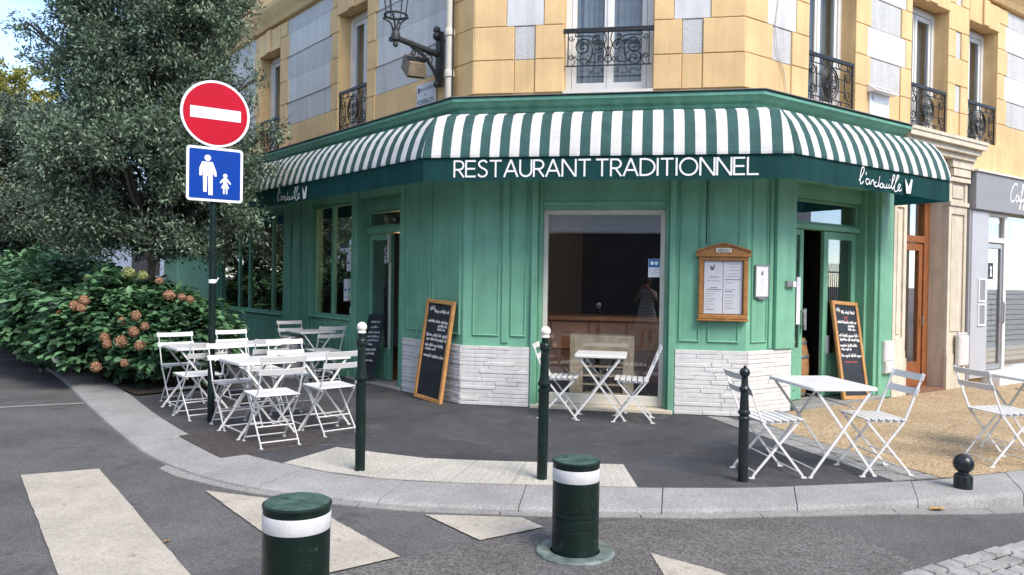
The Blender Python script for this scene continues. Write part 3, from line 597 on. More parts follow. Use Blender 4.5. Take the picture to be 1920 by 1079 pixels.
            rl.bar((cc + sg * (b - cc - .19), y, zc - .17), (cc + sg * (b - cc - .19), y, zc + .17), .010, .010)
        rl.bar((cc, y, zb), (cc, y, zt - .1), .010, .010)
    rl.build('window_guard', M_iron, win, M, 40)
for fr in 'FLR':
    for o0, o1 in OPEN[fr]: upper_window(fr, o0, o1, fr if fr == 'F' else 'R')

# stone doorway on the right street
sd = empty('stone_doorway', MR @ Matrix.Translation((4.0, 0, 0)), parent=BLD)
mb = MB()
for s0, s1 in ((3.07, 3.40), (4.57, 5.12)):
    mb.box(s0, s1, .03, .5, 0, 3.42); mb.box(s0 - .02, s1 + .02, -.012, .03, .0, .52); mb.box(s0 - .008, s1 + .008, .0, .03, .52, .62)
    for p, q in ((s0, s0 + .075), (s1 - .075, s1)): mb.box(p, q, .005, .03, .62, 3.1)
    mb.box(s0 + .075, s1 - .075, .005, .03, .62, .80); mb.box(s0 + .075, s1 - .075, .005, .03, 2.62, 2.74)
    mb.box(s0 + .115, s1 - .115, .015, .03, .86, 2.56); mb.box(s0 - .015, s1 + .015, -.02, .03, 2.74, 2.80); mb.box(s0 + .115, s1 - .115, .012, .03, 2.86, 3.05); mb.box(s0 - .02, s1 + .02, -.03, .03, 3.10, 3.16); mb.box(s0 - .05, s1 + .05, -.06, .03, 3.30, 3.42)
    mb.box(s0 + .02, s1 - .02, -.045, .03, 3.18, 3.29)
mb.build('pilaster', M_stone, sd, MR)
MB().box(3.40, 4.57, .06, .5, 2.95, 3.42).build('door_head', M_stone, sd, MR)
mb = MB(); mb.box(3.07, 5.16, -.10, .25, 3.42, 3.50); mb.box(3.05, 5.18, -.16, .25, 3.50, 3.58); mb.box(3.03, 5.22, -.22, .25, 3.58, 3.655); mb.box(3.02, 5.23, -.235, .25, 3.655, 3.70); mb.build('entablature', M_stone, sd, MR)
MB().box(3.4, 4.57, .0, .5, -.02, .03).build('doorstep', mat('brown_tile', (.22, .12, .08), .6, .2, 9), sd, MR)
mb = MB(); y = .28
mb.box(3.40, 3.50, y, y + .1, .03, 2.95); mb.box(4.42, 4.57, y, y + .1, .03, 2.95); mb.box(3.5, 4.42, y, y + .1, 2.85, 2.95); mb.box(3.5, 4.42, y, y + .1, 2.18, 2.28)
mb.box(3.51, 3.61, y + .02, y + .08, .04, 2.17); mb.box(4.31, 4.41, y + .02, y + .08, .04, 2.17); mb.box(3.61, 4.31, y + .02, y + .08, .04, .40); mb.box(3.61, 4.31, y + .02, y + .08, 2.06, 2.17)
mb.build('brown_door', M_brown, sd, MR)
MB().box(3.61, 4.31, y + .045, y + .055, .4, 2.06).box(3.5, 4.42, y + .045, y + .055, 2.28, 2.85).build('door_pane', G_shop, sd, MR)
MB().box(3.4, 4.57, y + .3, y + .32, 0, 3).build('hall_screen', mat('hall_paper', (.30, .28, .25), .8, .1, 3), sd, MR)
MB().bar((4.36, y - .03, .95), (4.36, y - .03, 1.08), .02, .02).build('handle', M_steel, sd, MR)
# painted wall behind the next shop
MB().box(5.17, 9.5, .05, .6, 2.72, 3.80).box(8.72, 9.5, .05, .6, 0, 2.72).box(5.17, 5.74, .05, .6, 0, 2.72).build('ground_wall', M_yellow, BLD, MR)
MB().box(-12.5, -9.35, .05, .6, 0, 3.45).build('ground_wall', M_green, BLD, ML)
# main roof slab closes the volume against the sky
mb = MB(); mb.prism(path(-.3, -12.4, 9.4) + [(10, 22), (0, 30)], 8.6, 8.9); mb.build('roof_slab', M_grey_b, BLD)

# ================================================================ restaurant shopfront
SF = empty('restaurant_shopfront', T(1.04, 8.87, 0), 'green panelled restaurant front with white stone plinths on the chamfered corner', 'shopfront')
def seg_pier(fr_a, sa, fr_b, sb, o0, o1, z0, z1, name, m, parent=SF):
    """wall slab that turns a corner, from (fr_a, sa) to (fr_b, sb), between offsets o1 (outer) and o0 (inner)"""
    t = TL if fr_a == 'L' else TR; s_of = (lambda o: -t * o) if fr_a == 'L' else (lambda o: WF + t * o)
    poly = [P2(fr_a, sa, o1), P2('F', s_of(o1), o1), P2(fr_b, sb, o1), P2(fr_b, sb, o0), P2('F', s_of(o0), o0), P2(fr_a, sa, o0)]
    return MB().prism(poly, z0, z1).build(name, m, parent)
seg_pier('L', -1.36, 'F', .87, -.40, -.035, .0, 3.42, 'pier', M_green); seg_pier('F', 2.53, 'R', .84, -.40, -.035, .0, 3.42, 'pier', M_green)
pl1 = seg_pier('L', -1.34, 'F', .845, -.034, -.012, .0, .715, 'plinth', M_white); pl2 = seg_pier('F', 2.548, 'R', .815, -.034, -.012, .0, .745, 'plinth', M_white)
def bricks(fr, s0, s1, zt, parent):
    n = 15; h = zt / n
    for r in range(n):
        s = s0
        while s < s1 - .01:
            ln = random.uniform(.22, .62); e = min(s1, s + ln)
            if s1 - e < .1: e = s1
            hh = h * random.uniform(.93, .99); d = random.uniform(-.004, .005); z = r * h + (random.uniform(0, .003))
            a = random.uniform(-.0025, .0025); b = random.uniform(-.0025, .0025); c = .006; mb = MB()
            x0, x1 = s + .0025, e - .0025; y = d - .004
            vs = [(x0, -.0, z), (x1, -.0, z), (x1, .012, z), (x0, .012, z), (x0, 0, z + hh), (x1, 0, z + hh), (x1, .012, z + hh), (x0, .012, z + hh), (x0 + c * .6, y, z + c + a), (x1 - c * .6, y - .002, z + c + b), (x1 - c * .6, y - .002, z + hh - c + b), (x0 + c * .6, y, z + hh - c + a)]
            mb.add(vs, [(0, 3, 2, 1), (4, 5, 6, 7), (1, 2, 6, 5), (3, 0, 4, 7), (8, 9, 10, 11), (0, 1, 9, 8), (1, 5, 10, 9), (5, 4, 11, 10), (4, 0, 8, 11)])
            mb.build('brick', M_white, parent, FRS[fr]); s = e
bricks('L', -1.335, -.001, .725, pl1); bricks('F', .001, .845, .72, pl1); bricks('F', 2.55, WF - .001, .75, pl2); bricks('R', .001, .812, .752, pl2)
def panel(fr, s0, s1, z0, z1, y):
    mb = MB(); w = .022; mb.box(s0 + w, s1 - w, y - .004, y + .002, z0 + w, z1 - w)
    for a, b, c, d in ((s0, s1, z0, z0 + w), (s0, s1, z1 - w, z1), (s0, s0 + w, z0 + w, z1 - w), (s1 - w, s1, z0 + w, z1 - w)): mb.cbox(a, b, y - .020, y + .002, c, d, .008)
    return mb.build('panel', M_green, SF, FRS[fr])
y0 = .035
for fr, s0, s1 in (('F', .13, .46), ('F', .60, .79), ('F', 2.585, 2.825), ('F', 2.91, 3.265), ('R', .085, .375), ('L', -.66, -.07), ('L', -.985, -.70), ('L', -1.27, -1.03)):
    panel(fr, s0, s1, .84, 3.30, y0)
for fr, s0, s1 in (('F', .49, .575), ('R', .40, .462), ('L', -1.02, -.995)): MB().cbox(s0, s1, y0 - .024, y0 + .002, .76, 3.40, .008).build('panel_stile', M_green, SF, FRS[fr])
MB().cbox(.475, .835, -.03, y0 + .002, .757, 3.40, .006).build('pilaster', M_green, SF, MR)
for s0, s1, y in ((.852, .925, -.02), (.925, .972, .07)): MB().cbox(s0, s1, y, .25, .0, 3.40, .008).build('jamb', M_green, SF, MF)
for s0, s1, y in ((2.47, 2.542, -.02), (2.428, 2.47, .07)): MB().cbox(s0, s1, y, .25, .0, 3.40, .008).build('jamb', M_green, SF, MF)
mb = MB(); mb.box(.972, 2.428, .10, .25, 2.385, 3.40); mb.cbox(.972, 2.428, .06, .10, 2.425, 2.475, .01); mb.build('window_head', M_green, SF, MF)
# display window
dw = empty('display_window', MF @ Matrix.Translation((1.7, .17, 0)), parent=SF)
mb = MB(); mb.cbox(.972, 1.03, .15, .23, .045, 2.385, .006); mb.cbox(2.370, 2.428, .15, .23, .045, 2.385, .006); mb.cbox(1.03, 2.37, .15, .23, 2.325, 2.385, .006); mb.cbox(1.03, 2.37, .15, .23, .045, .165, .006); mb.build('window_frame', M_frame, dw, MF)
MB().box(1.03, 2.37, .188, .196, .165, 2.325).build('pane', G_shop, dw, MF)
mb = MB(); mb.box(2.232, 2.366, .182, .1865, 1.585, 1.80, 0); mb.box(2.236, 2.362, .1805, .1815, 1.70, 1.797, 1)
for cx in (2.275, 2.325):
    mb.plate([(cx + .022 * cos(t), 1.752 + .024 * sin(t)) for t in [2 * PI * k / 14 for k in range(14)]], .179, .180, 0)
for i in range(4): mb.box(2.24, 2.35 - .02 * (i % 2), .180, .1815, 1.675 - i * .022, 1.683 - i * .022, 2)
mb.build('card_sticker', [M_signw, mat('sticker_blue', (.03, .16, .42), .5), M_inkl], dw, MF, label='blue and white card payment sticker')
MB().cbox(.86, 2.53, -.03, .24, -.01, .042, .01).build('window_sill', M_stone, SF, MF)

def glazed(fr, rects, y, m=M_green, name='window_frame', parent=SF, bw=.05, d=.06):
    mb = MB()
    for s0, s1, z0, z1 in rects:
        mb.cbox(s0, s0 + bw, y, y + d, z0, z1, .006); mb.cbox(s1 - bw, s1, y, y + d, z0, z1, .006); mb.cbox(s0 + bw, s1 - bw, y, y + d, z0, z0 + bw, .006); mb.cbox(s0 + bw, s1 - bw, y, y + d, z1 - bw, z1, .006)
    o = mb.build(name, m, parent, FRS[fr])
    for s0, s1, z0, z1 in rects: MB().box(s0 + bw, s1 - bw, y + d / 2 - .003, y + d / 2 + .003, z0 + bw, z1 - bw).build('pane', G_shop, o, FRS[fr])
    return o
# ---- right door
rd = empty('street_door', MR @ Matrix.Translation((1.8, .25, 0)), parent=SF)
mb = MB(); mb.cbox(.84, .90, .035, .36, .05, 3.40, .006); mb.cbox(.90, 1.02, .24, .36, .05, 3.40, .006); mb.cbox(2.66, 2.735, .03, .36, .05, 3.40, .006); mb.cbox(2.60, 2.66, .14, .36, .05, 3.40, .006); mb.cbox(1.02, 2.60, .22, .36, 2.235, 2.30, .006); mb.cbox(1.02, 2.60, .20, .36, 2.62, 3.40, .006); mb.cbox(.90, 2.66, .09, .2, 2.80, 2.87, .02); mb.cbox(.90, 2.66, .02, .2, 2.95, 3.40, .02)
mb.build('door_frame', M_green, rd, MR)
glazed('R', [(1.02, 2.60, 2.30, 2.62)], .26, name='transom_light', parent=rd, bw=.035)
def leaf(fr, s0, s1, zs, zt, y, parent, bw=.095, zm=.62):
    mb = MB(); mb.cbox(s0, s0 + bw, y, y + .05, zs, zt, .006); mb.cbox(s1 - bw, s1, y, y + .05, zs, zt, .006); mb.cbox(s0 + bw, s1 - bw, y, y + .05, zt - bw, zt, .006); mb.cbox(s0 + bw, s1 - bw, y, y + .05, zs, zm, .006)
    mb.cbox(s0 + bw + .05, s1 - bw - .05, y - .012, y, zs + .12, zm - .08, .008)
    o = mb.build('door_leaf', M_green, parent, FRS[fr]); MB().box(s0 + bw, s1 - bw, y + .022, y + .028, zm, zt - bw).build('pane', G_shop, o, FRS[fr]); return o
leaf('R', 1.86, 2.60, .06, 2.23, .27, rd, .10, .62)
lf = leaf('R', 1.02, 1.42, .06, 2.23, .27, rd, .075, .72)
MB().box(1.265, 1.345, .255, .262, 1.02, 1.62).build('notice_strip', M_paper, lf, MR)
mb = MB(); mb.box(1.36, 1.40, .20, .215, .95, 1.22); mb.box(1.37, 1.39, .215, .27, .97, 1.0); mb.box(1.37, 1.39, .215, .27, 1.17, 1.2); mb.build('pull_handle', M_steel, lf, MR)
MB().box(1.93, 2.0, .264, .268, .62, .86).build('notice_strip', M_paper, rd, MR)
MB().cbox(.84, 2.74, -.05, .40, -.01, .05, .012).build('doorstep', M_gutter, SF, MR)
MB().cbox(2.735, 3.05, -.002, .40, .0, 3.42, .01).build('end_pier', M_green, SF, MR)
mb = MB(); mb.cbox(2.80, 3.03, -.06, -.004, .50, .78, .02); mb.cbox(2.815, 3.03, -.075, -.004, .34, .50, .02); mb.build('meter_box', M_white, SF, MR, label='small white stepped meter box at the foot of the right hand pier')
# ---- left door
ld = empty('side_door', ML @ Matrix.Translation((-2.2, .2, 0)), parent=SF)
mb = MB(); mb.cbox(-1.45, -1.36, .02, .34, .03, 3.40, .006); mb.cbox(-1.72, -1.64, .20, .34, .03, 3.40, .006); mb.cbox(-1.64, -1.45, .12, .34, .03, 3.40, .006); mb.cbox(-2.86, -2.70, .03, .34, .03, 3.40, .008); mb.cbox(-2.70, -1.72, .20, .34, 2.18, 2.27, .006); mb.cbox(-2.70, -1.72, .20, .34, 2.52, 2.70, .006); mb.cbox(-2.70, -1.45, .06, .34, 2.70, 3.40, .02)
mb.build('door_frame', M_green, ld, ML)
glazed('L', [(-2.70, -1.72, 2.27, 2.52)], .24, name='transom_light', parent=ld, bw=.035)
leaf('L', -2.70, -2.06, .04, 2.17, .25, ld, .085, .5)
mb = MB(); mb.bar((-2.045, .2, 1.75), (-2.045, .2, 2.16), .035, .03); mb.bar((-2.04, .225, .5), (-2.04, .225, 1.75), .014, .03); mb.build('open_door_edge', M_frame, ld, ML)
MB().cbox(-2.86, -1.36, -.04, .36, -.01, .035, .012).build('doorstep', M_gutter, SF, ML)
# ---- left windows
def left_window(s0, s1, zs, mull, y=.10):
    w = empty('shop_window', ML @ Matrix.Translation(((s0 + s1) / 2, y, 0)), parent=SF)
    r = []; e = [s0] + mull + [s1]
    for a, b in zip(e, e[1:]): r.append((a, b, zs, 2.68))
    glazed('L', r, y, parent=w, bw=.04)
    mb = MB(); mb.cbox(s0 - .02, s1 + .02, .03, .25, .12, zs - .03, .01); mb.cbox(s0 - .02, s1 + .02, -.02, .25, zs - .03, zs + .005, .012); mb.cbox(s0 - .02, s1 + .02, .0, .25, 0, .12, .01); MB().cbox(s0 - .02, s1 + .02, .06, .25, 2.68, 3.40, .012).build('window_head', M_green, w, ML)
    mb.build('stall_riser', M_green, w, ML)
    for a, b in zip(e, e[1:]):
        mm = MB(); ww = .02; q = (a + .08, b - .08, .2, zs - .1)
        for p in ((q[0], q[1], q[2], q[2] + ww), (q[0], q[1], q[3] - ww, q[3]), (q[0], q[0] + ww, q[2] + ww, q[3] - ww), (q[1] - ww, q[1], q[2] + ww, q[3] - ww)): mm.cbox(p[0], p[1], .016, .032, p[2], p[3], .006)
        mm.build('riser_panel', M_green, w, ML)
    return w
w1 = left_window(-4.22, -2.88, .90, [-3.59]); w2 = left_window(-8.66, -5.38, .86, [-7.60, -7.06, -5.95])
for s0, s1, z0, z1, c in ((-3.12, -2.99, 1.62, 1.88, 0), (-3.20, -3.08, 1.16, 1.50, 0), (-3.08, -2.97, 1.18, 1.50, 1), (-3.0, -2.92, .96, 1.07, 0)):
    mb = MB(); mb.box(s0, s1, .098, .1005, z0, z1, c); mb.box(s0 + .025, s1 - .035, .0965, .0975, (z0 + z1) / 2 - .02, (z0 + z1) / 2 + .02, 2); mb.box(s0 + .05, s1 - .045, .0965, .0975, z0 + .05, z0 + .07, 2)
    mb.build('window_notice', [M_paper, mat('pale_green_paper', (.45, .52, .46), .7), mat('notice_blue', (.05, .12, .35), .6)], w1, ML, label='paper notice taped inside the left shop window')
for s0, s1 in ((-5.36, -4.24), (-9.36, -8.68)):
    mb = MB(); mb.cbox(s0, s1, .05, .25, 0, 3.40, .01); w = (s1 - s0) / 3
    for k in range(3): mb.cbox(s0 + .05 + k * w, s0 + w - .03 + k * w, .02, .05, .15, 3.35, .012)
    mb.build('pilaster', M_green, SF, ML)
for k in range(3): MB().cbox(-12.3 + k, -11.34 + k, .03, .048, .1, 2.55, .012).build('panel', M_green, SF, ML)
# ---- cornice over the shopfront
sweep([(-.03, 3.40), (.03, 3.41), (.05, 3.46), (.05, 3.50), (.10, 3.515), (.115, 3.55), (.17, 3.575), (.205, 3.61), (.245, 3.625), (.245, 3.655), (.23, 3.672), (-.30, 3.70), (-.30, 3.40)], -12.4, 3.0, 'cornice', M_green_d, SF)
sweep([(.27, 3.675), (.27, 3.683), (-.17, 3.715), (-.17, 3.703)], -12.4, 3.02, 'lead_flashing', mat('zinc', (.22, .21, .20), .5, .1, 6, metal=.3), SF)
# ---- interior room
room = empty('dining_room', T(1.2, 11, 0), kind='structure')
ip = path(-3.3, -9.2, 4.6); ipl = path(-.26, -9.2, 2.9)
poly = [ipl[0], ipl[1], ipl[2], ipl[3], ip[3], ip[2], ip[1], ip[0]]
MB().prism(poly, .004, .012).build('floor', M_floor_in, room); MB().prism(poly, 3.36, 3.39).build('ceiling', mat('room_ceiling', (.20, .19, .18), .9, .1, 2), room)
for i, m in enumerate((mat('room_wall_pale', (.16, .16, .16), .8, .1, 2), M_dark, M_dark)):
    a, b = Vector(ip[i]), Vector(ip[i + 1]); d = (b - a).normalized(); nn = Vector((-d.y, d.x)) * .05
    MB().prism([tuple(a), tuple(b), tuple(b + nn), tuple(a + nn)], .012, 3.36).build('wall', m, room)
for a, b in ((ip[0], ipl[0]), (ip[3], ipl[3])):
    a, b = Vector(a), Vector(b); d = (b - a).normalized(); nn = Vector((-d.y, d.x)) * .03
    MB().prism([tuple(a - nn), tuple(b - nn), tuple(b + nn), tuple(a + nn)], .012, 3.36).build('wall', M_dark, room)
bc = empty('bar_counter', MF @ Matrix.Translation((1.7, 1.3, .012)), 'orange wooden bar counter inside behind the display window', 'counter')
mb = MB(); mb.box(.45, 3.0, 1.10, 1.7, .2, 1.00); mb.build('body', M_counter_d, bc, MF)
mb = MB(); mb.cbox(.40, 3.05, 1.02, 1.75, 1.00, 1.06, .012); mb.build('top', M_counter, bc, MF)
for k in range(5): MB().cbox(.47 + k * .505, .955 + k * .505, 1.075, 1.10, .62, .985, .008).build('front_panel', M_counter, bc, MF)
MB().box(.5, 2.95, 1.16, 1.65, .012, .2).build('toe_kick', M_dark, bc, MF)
wr = empty('wine_rack', MF @ Matrix.Translation((1.75, .45, .012)), 'pale wooden wine rack standing just inside the display window', 'rack')
mb = MB(); a, b, y_, t = 1.30, 2.08, .34, .025
mb.box(a, a + .05, y_, y_ + .3, .012, .86); mb.box(b - .05, b, y_, y_ + .3, .012, .86); mb.box(a + .05, b - .05, y_ + .28, y_ + .3, .012, .86); mb.box(a + .05, b - .05, y_, y_ + .28, .83, .86); mb.box(a + .05, b - .05, y_ - .005, y_ + .02, .61, .83); mb.box(a + .05, a + .16, y_ - .004, y_ + .02, .1, .61); mb.box(b - .13, b - .05, y_ - .004, y_ + .02, .1, .61)
for z in (.14, .25, .36, .47, .58): mb.box(a + .05, b - .05, y_, y_ + .28, z, z + .018)
mb.build('cabinet', M_crate, wr, MF)
for r in range(5):
    for c in range(5):
        if random.random() < .12: continue
        x = a + .205 + c * .098; z = .158 + r * .11 + .042
        bt_ = MB(); pts = [(x, y_ + .26, z), (x, y_ + .09, z), (x, y_ + .06, z), (x, y_ - .01, z)]; bt_.tube(pts, [.038, .038, .016, .015], 8)
        bt_.build('bottle', M_bottle, wr, MF, 50)
br = empty('wine_barrel', MR @ Matrix.Translation((1.72, .72, .012)), 'oak wine barrel standing inside the right hand doorway', 'barrel')
bm_ = WM[br]; MB().lathe([(.24, 0), (.285, .2), (.30, .4), (.285, .6), (.24, .8)], 20, (0, 0, 0)).build('staves', mat('barrel_oak', (.34, .18, .08), .6, .2, 8), br, bm_, 40)
for z, r in ((.06, .258), (.24, .294), (.56, .294), (.74, .258)): MB().lathe([(r, z - .025), (r + .004, z - .02), (r + .004, z + .02), (r, z + .025)], 20).build('hoop', M_galv, br, bm_, 40)
pb = empty('pendant_lamp', ML @ Matrix.Translation((-3.15, 1.15, 0)), 'glowing bare bulb hanging inside the left hand door', 'lamp'); pm = WM[pb]
MB().tube([(0, 0, 2.16), (0, 0, 3.36)], .006, 6).build('cord', M_iron, pb, pm); MB().lathe([(.02, 2.09), (.024, 2.11), (.024, 2.16), (.01, 2.17)], 10).build('socket', M_iron, pb, pm, 40)
MB().sphere((0, 0, 2.05), .042, 12, 8, 0, 1.2).build('bulb', mat('warm_bulb', (1, .75, .4), .4, emit=(1.0, .55, .2, 14)), pb, pm, 40)
pl_ = bpy.data.lights.new('bulb_light', 'POINT'); pl_.energy = 9; pl_.color = (1, .6, .3); pl_.shadow_soft_size = .06; lo = bpy.data.objects.new('bulb_light', pl_); place(lo, pb, pm @ Matrix.Translation((0, 0, 1.97)))
# ================================================================ awning
AW = empty('striped_awning', T(1.1, 8.3, 2.6), 'green and white striped awning wrapping the corner with a dark green lettered valance', 'awning')
AS_L, AS_R, VO = -8.8, 2.95, .765
PROF = [(.10, 3.475), (.34, 3.455), (.54, 3.385), (.655, 3.25), (.725, 3.11), (.772, 2.965), (.787, 2.90), (.787, 2.875)]
def bounds(fr, o): return {'F': (-TL * o, WF + TR * o), 'L': (AS_L, TL * o), 'R': (-TR * o, AS_R)}[fr]
ST = .1105
for fr in 'LFR':
    mb = MB(); lo = min(bounds(fr, o)[0] for o, _ in PROF); hi = max(bounds(fr, o)[1] for o, _ in PROF)
    k = math.floor(lo / ST)
    while k * ST < hi:
        a, b = k * ST + .04, (k + 1) * ST + .04; mi = k % 2
        for (o0, z0), (o1, z1) in zip(PROF, PROF[1:]):
            l0, h0 = bounds(fr, o0); l1, h1 = bounds(fr, o1); c = lambda x, l, h: min(h, max(l, x))
            q = [(c(a, l0, h0), -o0, z0), (c(b, l0, h0), -o0, z0), (c(b, l1, h1), -o1, z1), (c(a, l1, h1), -o1, z1)]
            if abs(q[0][0] - q[1][0]) < 1e-6 and abs(q[2][0] - q[3][0]) < 1e-6: continue
            sag = lambda p: (p[0], p[1], p[2] - (.006 * abs(sin(p[0] * 2.6)) if .2 < -p[1] < .7 else 0))
            q = [sag(p) for p in q]
            if abs(q[0][0] - q[1][0]) < 1e-6: q = [q[0], q[2], q[3]]
            elif abs(q[2][0] - q[3][0]) < 1e-6: q = [q[0], q[1], q[2]]
            mb.add(q[::-1], [tuple(range(len(q)))], mi)
        k += 1
    mb.build('canopy', [M_awnw, M_awng], AW, FRS[fr])
# end cheek on the right street
ck = MB(); ck.add([(AS_R, -o, z) for o, z in PROF[:-1]] + [(AS_R, -.76, 2.88), (AS_R, -.10, 2.88)], [tuple(range(len(PROF) + 1))], 0); ck.build('end_cheek', [M_awnw], AW, MR)
for fr in 'LFR':
    l, h = bounds(fr, VO); n = int((h - l) / .06); mb = MB(); vs = []
    amp = {'F': .003, 'L': .009, 'R': .011}[fr]
    for i in range(n + 1):
        s = l + (h - l) * i / n; edge = min(1, min(i, n - i) / 4)
        for j in range(4):
            z = 2.888 - j * .0915 ; wv = amp * edge * (j / 3) * (sin(s * 9.3) + .6 * sin(s * 21.7 + 1)); vs.append((s, -VO - wv, z - (.004 * sin(s * 5) if j == 3 else 0)))
    mb.add(vs, [(i * 4 + j, i * 4 + j + 1, (i + 1) * 4 + j + 1, (i + 1) * 4 + j) for i in range(n) for j in range(3)]); mb.build('valance', M_val, AW, FRS[fr], 50)
mb = MB(); n = 12; vs = []
for i in range(n + 1):
    y = -VO + (VO - .05) * i / n
    for z in (2.888, 2.614): vs.append((AS_R - .004 + .004 * sin(i * 2.1), y, z))
mb.add(vs, [(2 * i, 2 * i + 1, 2 * i + 3, 2 * i + 2) for i in range(n)]); mb.build('end_valance', M_val, AW, MR, 50)
fr_ = MB()
for fr in 'LFR':
    l, h = bounds(fr, VO - .02)
    fr_2 = MB(); fr_2.tube([(l, -VO + .02, 2.875), (h, -VO + .02, 2.875)], .014, 6)
    s = l + .3
    while s < h: fr_2.tube([(s, -VO + .02, 2.875), (s, -.02, 2.93)], .010, 5); s += 1.25
    fr_2.build('awning_frame', M_steel, AW, FRS[fr], 40)
# stroke letters (unit cap height)
def arc(cx, cz, rx, rz, a0, a1, n=12): return [(cx + rx * cos(rad(a0 + (a1 - a0) * k / n)), cz + rz * sin(rad(a0 + (a1 - a0) * k / n))) for k in range(n + 1)]
bowlR = [(0, .95), (.28, .95)] + arc(.28, .70, .27, .25, 90, -90, 10) + [(0, .45)]
GL = {'R': (.56, [[(0, 0), (0, 1)], bowlR, [(.25, .45), (.58, 0)]]), 'E': (.58, [[(0, 0), (0, 1)], [(0, .95), (.58, .95)], [(0, .50), (.54, .50)], [(0, .05), (.58, .05)]]),
      'S': (.54, [smooth_pts([(.52, .84), (.40, .95), (.25, .965), (.08, .88), (.05, .72), (.16, .59), (.34, .49), (.48, .39), (.52, .23), (.42, .08), (.25, .035), (.09, .08), (0, .19)], 3)]),
      'T': (.71, [[(0, .95), (.71, .95)], [(.355, 0), (.355, 1)]]), 'A': (.80, [[(0, 0), (.40, 1)], [(.40, 1), (.80, 0)], [(.15, .34), (.65, .34)]]),
      'U': (.66, [[(0, 1), (0, .36)] + arc(.33, .36, .33, .32, 180, 360, 12) + [(.66, 1)]]), 'N': (.76, [[(0, 0), (0, 1)], [(.02, 1), (.74, 0)], [(.76, 0), (.76, 1)]]),
      'D': (.78, [[(0, 0), (0, 1)], [(0, .95), (.25, .95)] + arc(.25, .5, .53, .45, 90, -90, 14) + [(0, .05)]]), 'I': (.04, [[(.02, 0), (.02, 1)]]),
      'O': (.98, [arc(.49, .5, .47, .465, 0, 360, 28)]), 'L': (.58, [[(0, 0), (0, 1)], [(0, .05), (.58, .05)]]), ' ': (.0, []),
      'M': (.84, [[(0, 0), (0, 1)], [(.02, 1), (.42, .1)], [(.42, .1), (.82, 1)], [(.84, 0), (.84, 1)]]), 'B': (.55, [[(0, 0), (0, 1)], [(0, .95), (.25, .95)] + arc(.25, .74, .22, .21, 90, -90, 8) + [(0, .53)], [(0, .53), (.27, .53)] + arc(.27, .29, .25, .24, 90, -90, 8) + [(0, .05)]]),
      'P': (.56, [[(0, 0), (0, 1)], bowlR])}
def stroke_text(text, s0, s1, z0, h, y, w, name, m, parent, M):
    tot = sum(GL[c][0] for c in text); gap = ((s1 - s0) / h - tot) / (len(text) - 1); x = 0; mb = MB(); root = None
    if name == 'lettering': root = empty(name, M @ Matrix.Translation(((s0 + s1) / 2, y, z0)), parent=parent)
    for i, c in enumerate(text):
        g, st = GL[c]
        if root and st: mb = MB()
        for p in st: mb.ribbon([(s0 + (x + a) * h, z0 + b * h) for a, b in p], w * h, y - .0003 * (i % 2) - .0002 * st.index(p))
        x += g + gap
        if root and st: mb.build('letter', m, root, M)
    if root: return root
    return mb.build(name, m, parent, M)
stroke_text('RESTAURANT TRADITIONNEL', .083, 3.338, 2.655, .19, -VO - .0065, .105, 'lettering', M_letter, AW, MF)['label'] = 'white capital lettering on the front valance'
SCR = [[(0.871, 2.702), (0.913, 2.741), (0.966, 2.808), (0.968, 2.853), (0.936, 2.854), (0.91, 2.803), (0.897, 2.735), (0.903, 2.674), (0.923, 2.666), (0.97, 2.699)],
       [(1.017, 2.808), (1.011, 2.774)], [(1.072, 2.728), (1.024, 2.729), (1.014, 2.692), (1.043, 2.668), (1.078, 2.693), (1.089, 2.73), (1.086, 2.689), (1.111, 2.676)],
       [(1.111, 2.676), (1.121, 2.719), (1.122, 2.706), (1.153, 2.731), (1.174, 2.71), (1.176, 2.674)], [(1.228, 2.711), (1.187, 2.694), (1.197, 2.663), (1.238, 2.662), (1.27, 2.691), (1.295, 2.789), (1.274, 2.683), (1.296, 2.662)],
       [(1.336, 2.706), (1.303, 2.685), (1.321, 2.655), (1.362, 2.667), (1.361, 2.699), (1.336, 2.706)], [(1.386, 2.701), (1.387, 2.66), (1.429, 2.668), (1.445, 2.702), (1.442, 2.665), (1.476, 2.665)],
       [(1.495, 2.711), (1.488, 2.669), (1.523, 2.669)], [(1.513, 2.766), (1.516, 2.757)], [(1.523, 2.669), (1.571, 2.745), (1.612, 2.813), (1.585, 2.825), (1.561, 2.772), (1.548, 2.678), (1.574, 2.657)],
       [(1.574, 2.657), (1.64, 2.751), (1.698, 2.817), (1.676, 2.833), (1.647, 2.789), (1.608, 2.683), (1.618, 2.638), (1.653, 2.636)], [(1.653, 2.636), (1.704, 2.672), (1.737, 2.713), (1.715, 2.729), (1.686, 2.69), (1.696, 2.653), (1.74, 2.652), (1.765, 2.675)]]
VV = [(1.848, 2.814), (1.878, 2.635), (1.909, 2.630), (1.976, 2.638), (2.015, 2.812), (1.983, 2.814), (1.929, 2.715)]
for fr, dx, sc in (('R', 0, 1), ('L', -4.56, .90)):
    mb = MB(); f = lambda p: (((p[0] - .87) * sc + .87 + dx), 2.745 + (p[1] - 2.745) * .98)
    for i, s in enumerate(SCR): mb.ribbon([f(p) for p in (smooth_pts(s, 5) if len(s) > 2 else s)], .0135, -VO - .019 - .0002 * i)
    mb.plate([f(p) for p in VV], -VO - .0195, -VO - .0185); mb.build('script_lettering', M_letter, AW, FRS[fr], label='white handwritten restaurant name with a pair of ears on the valance')

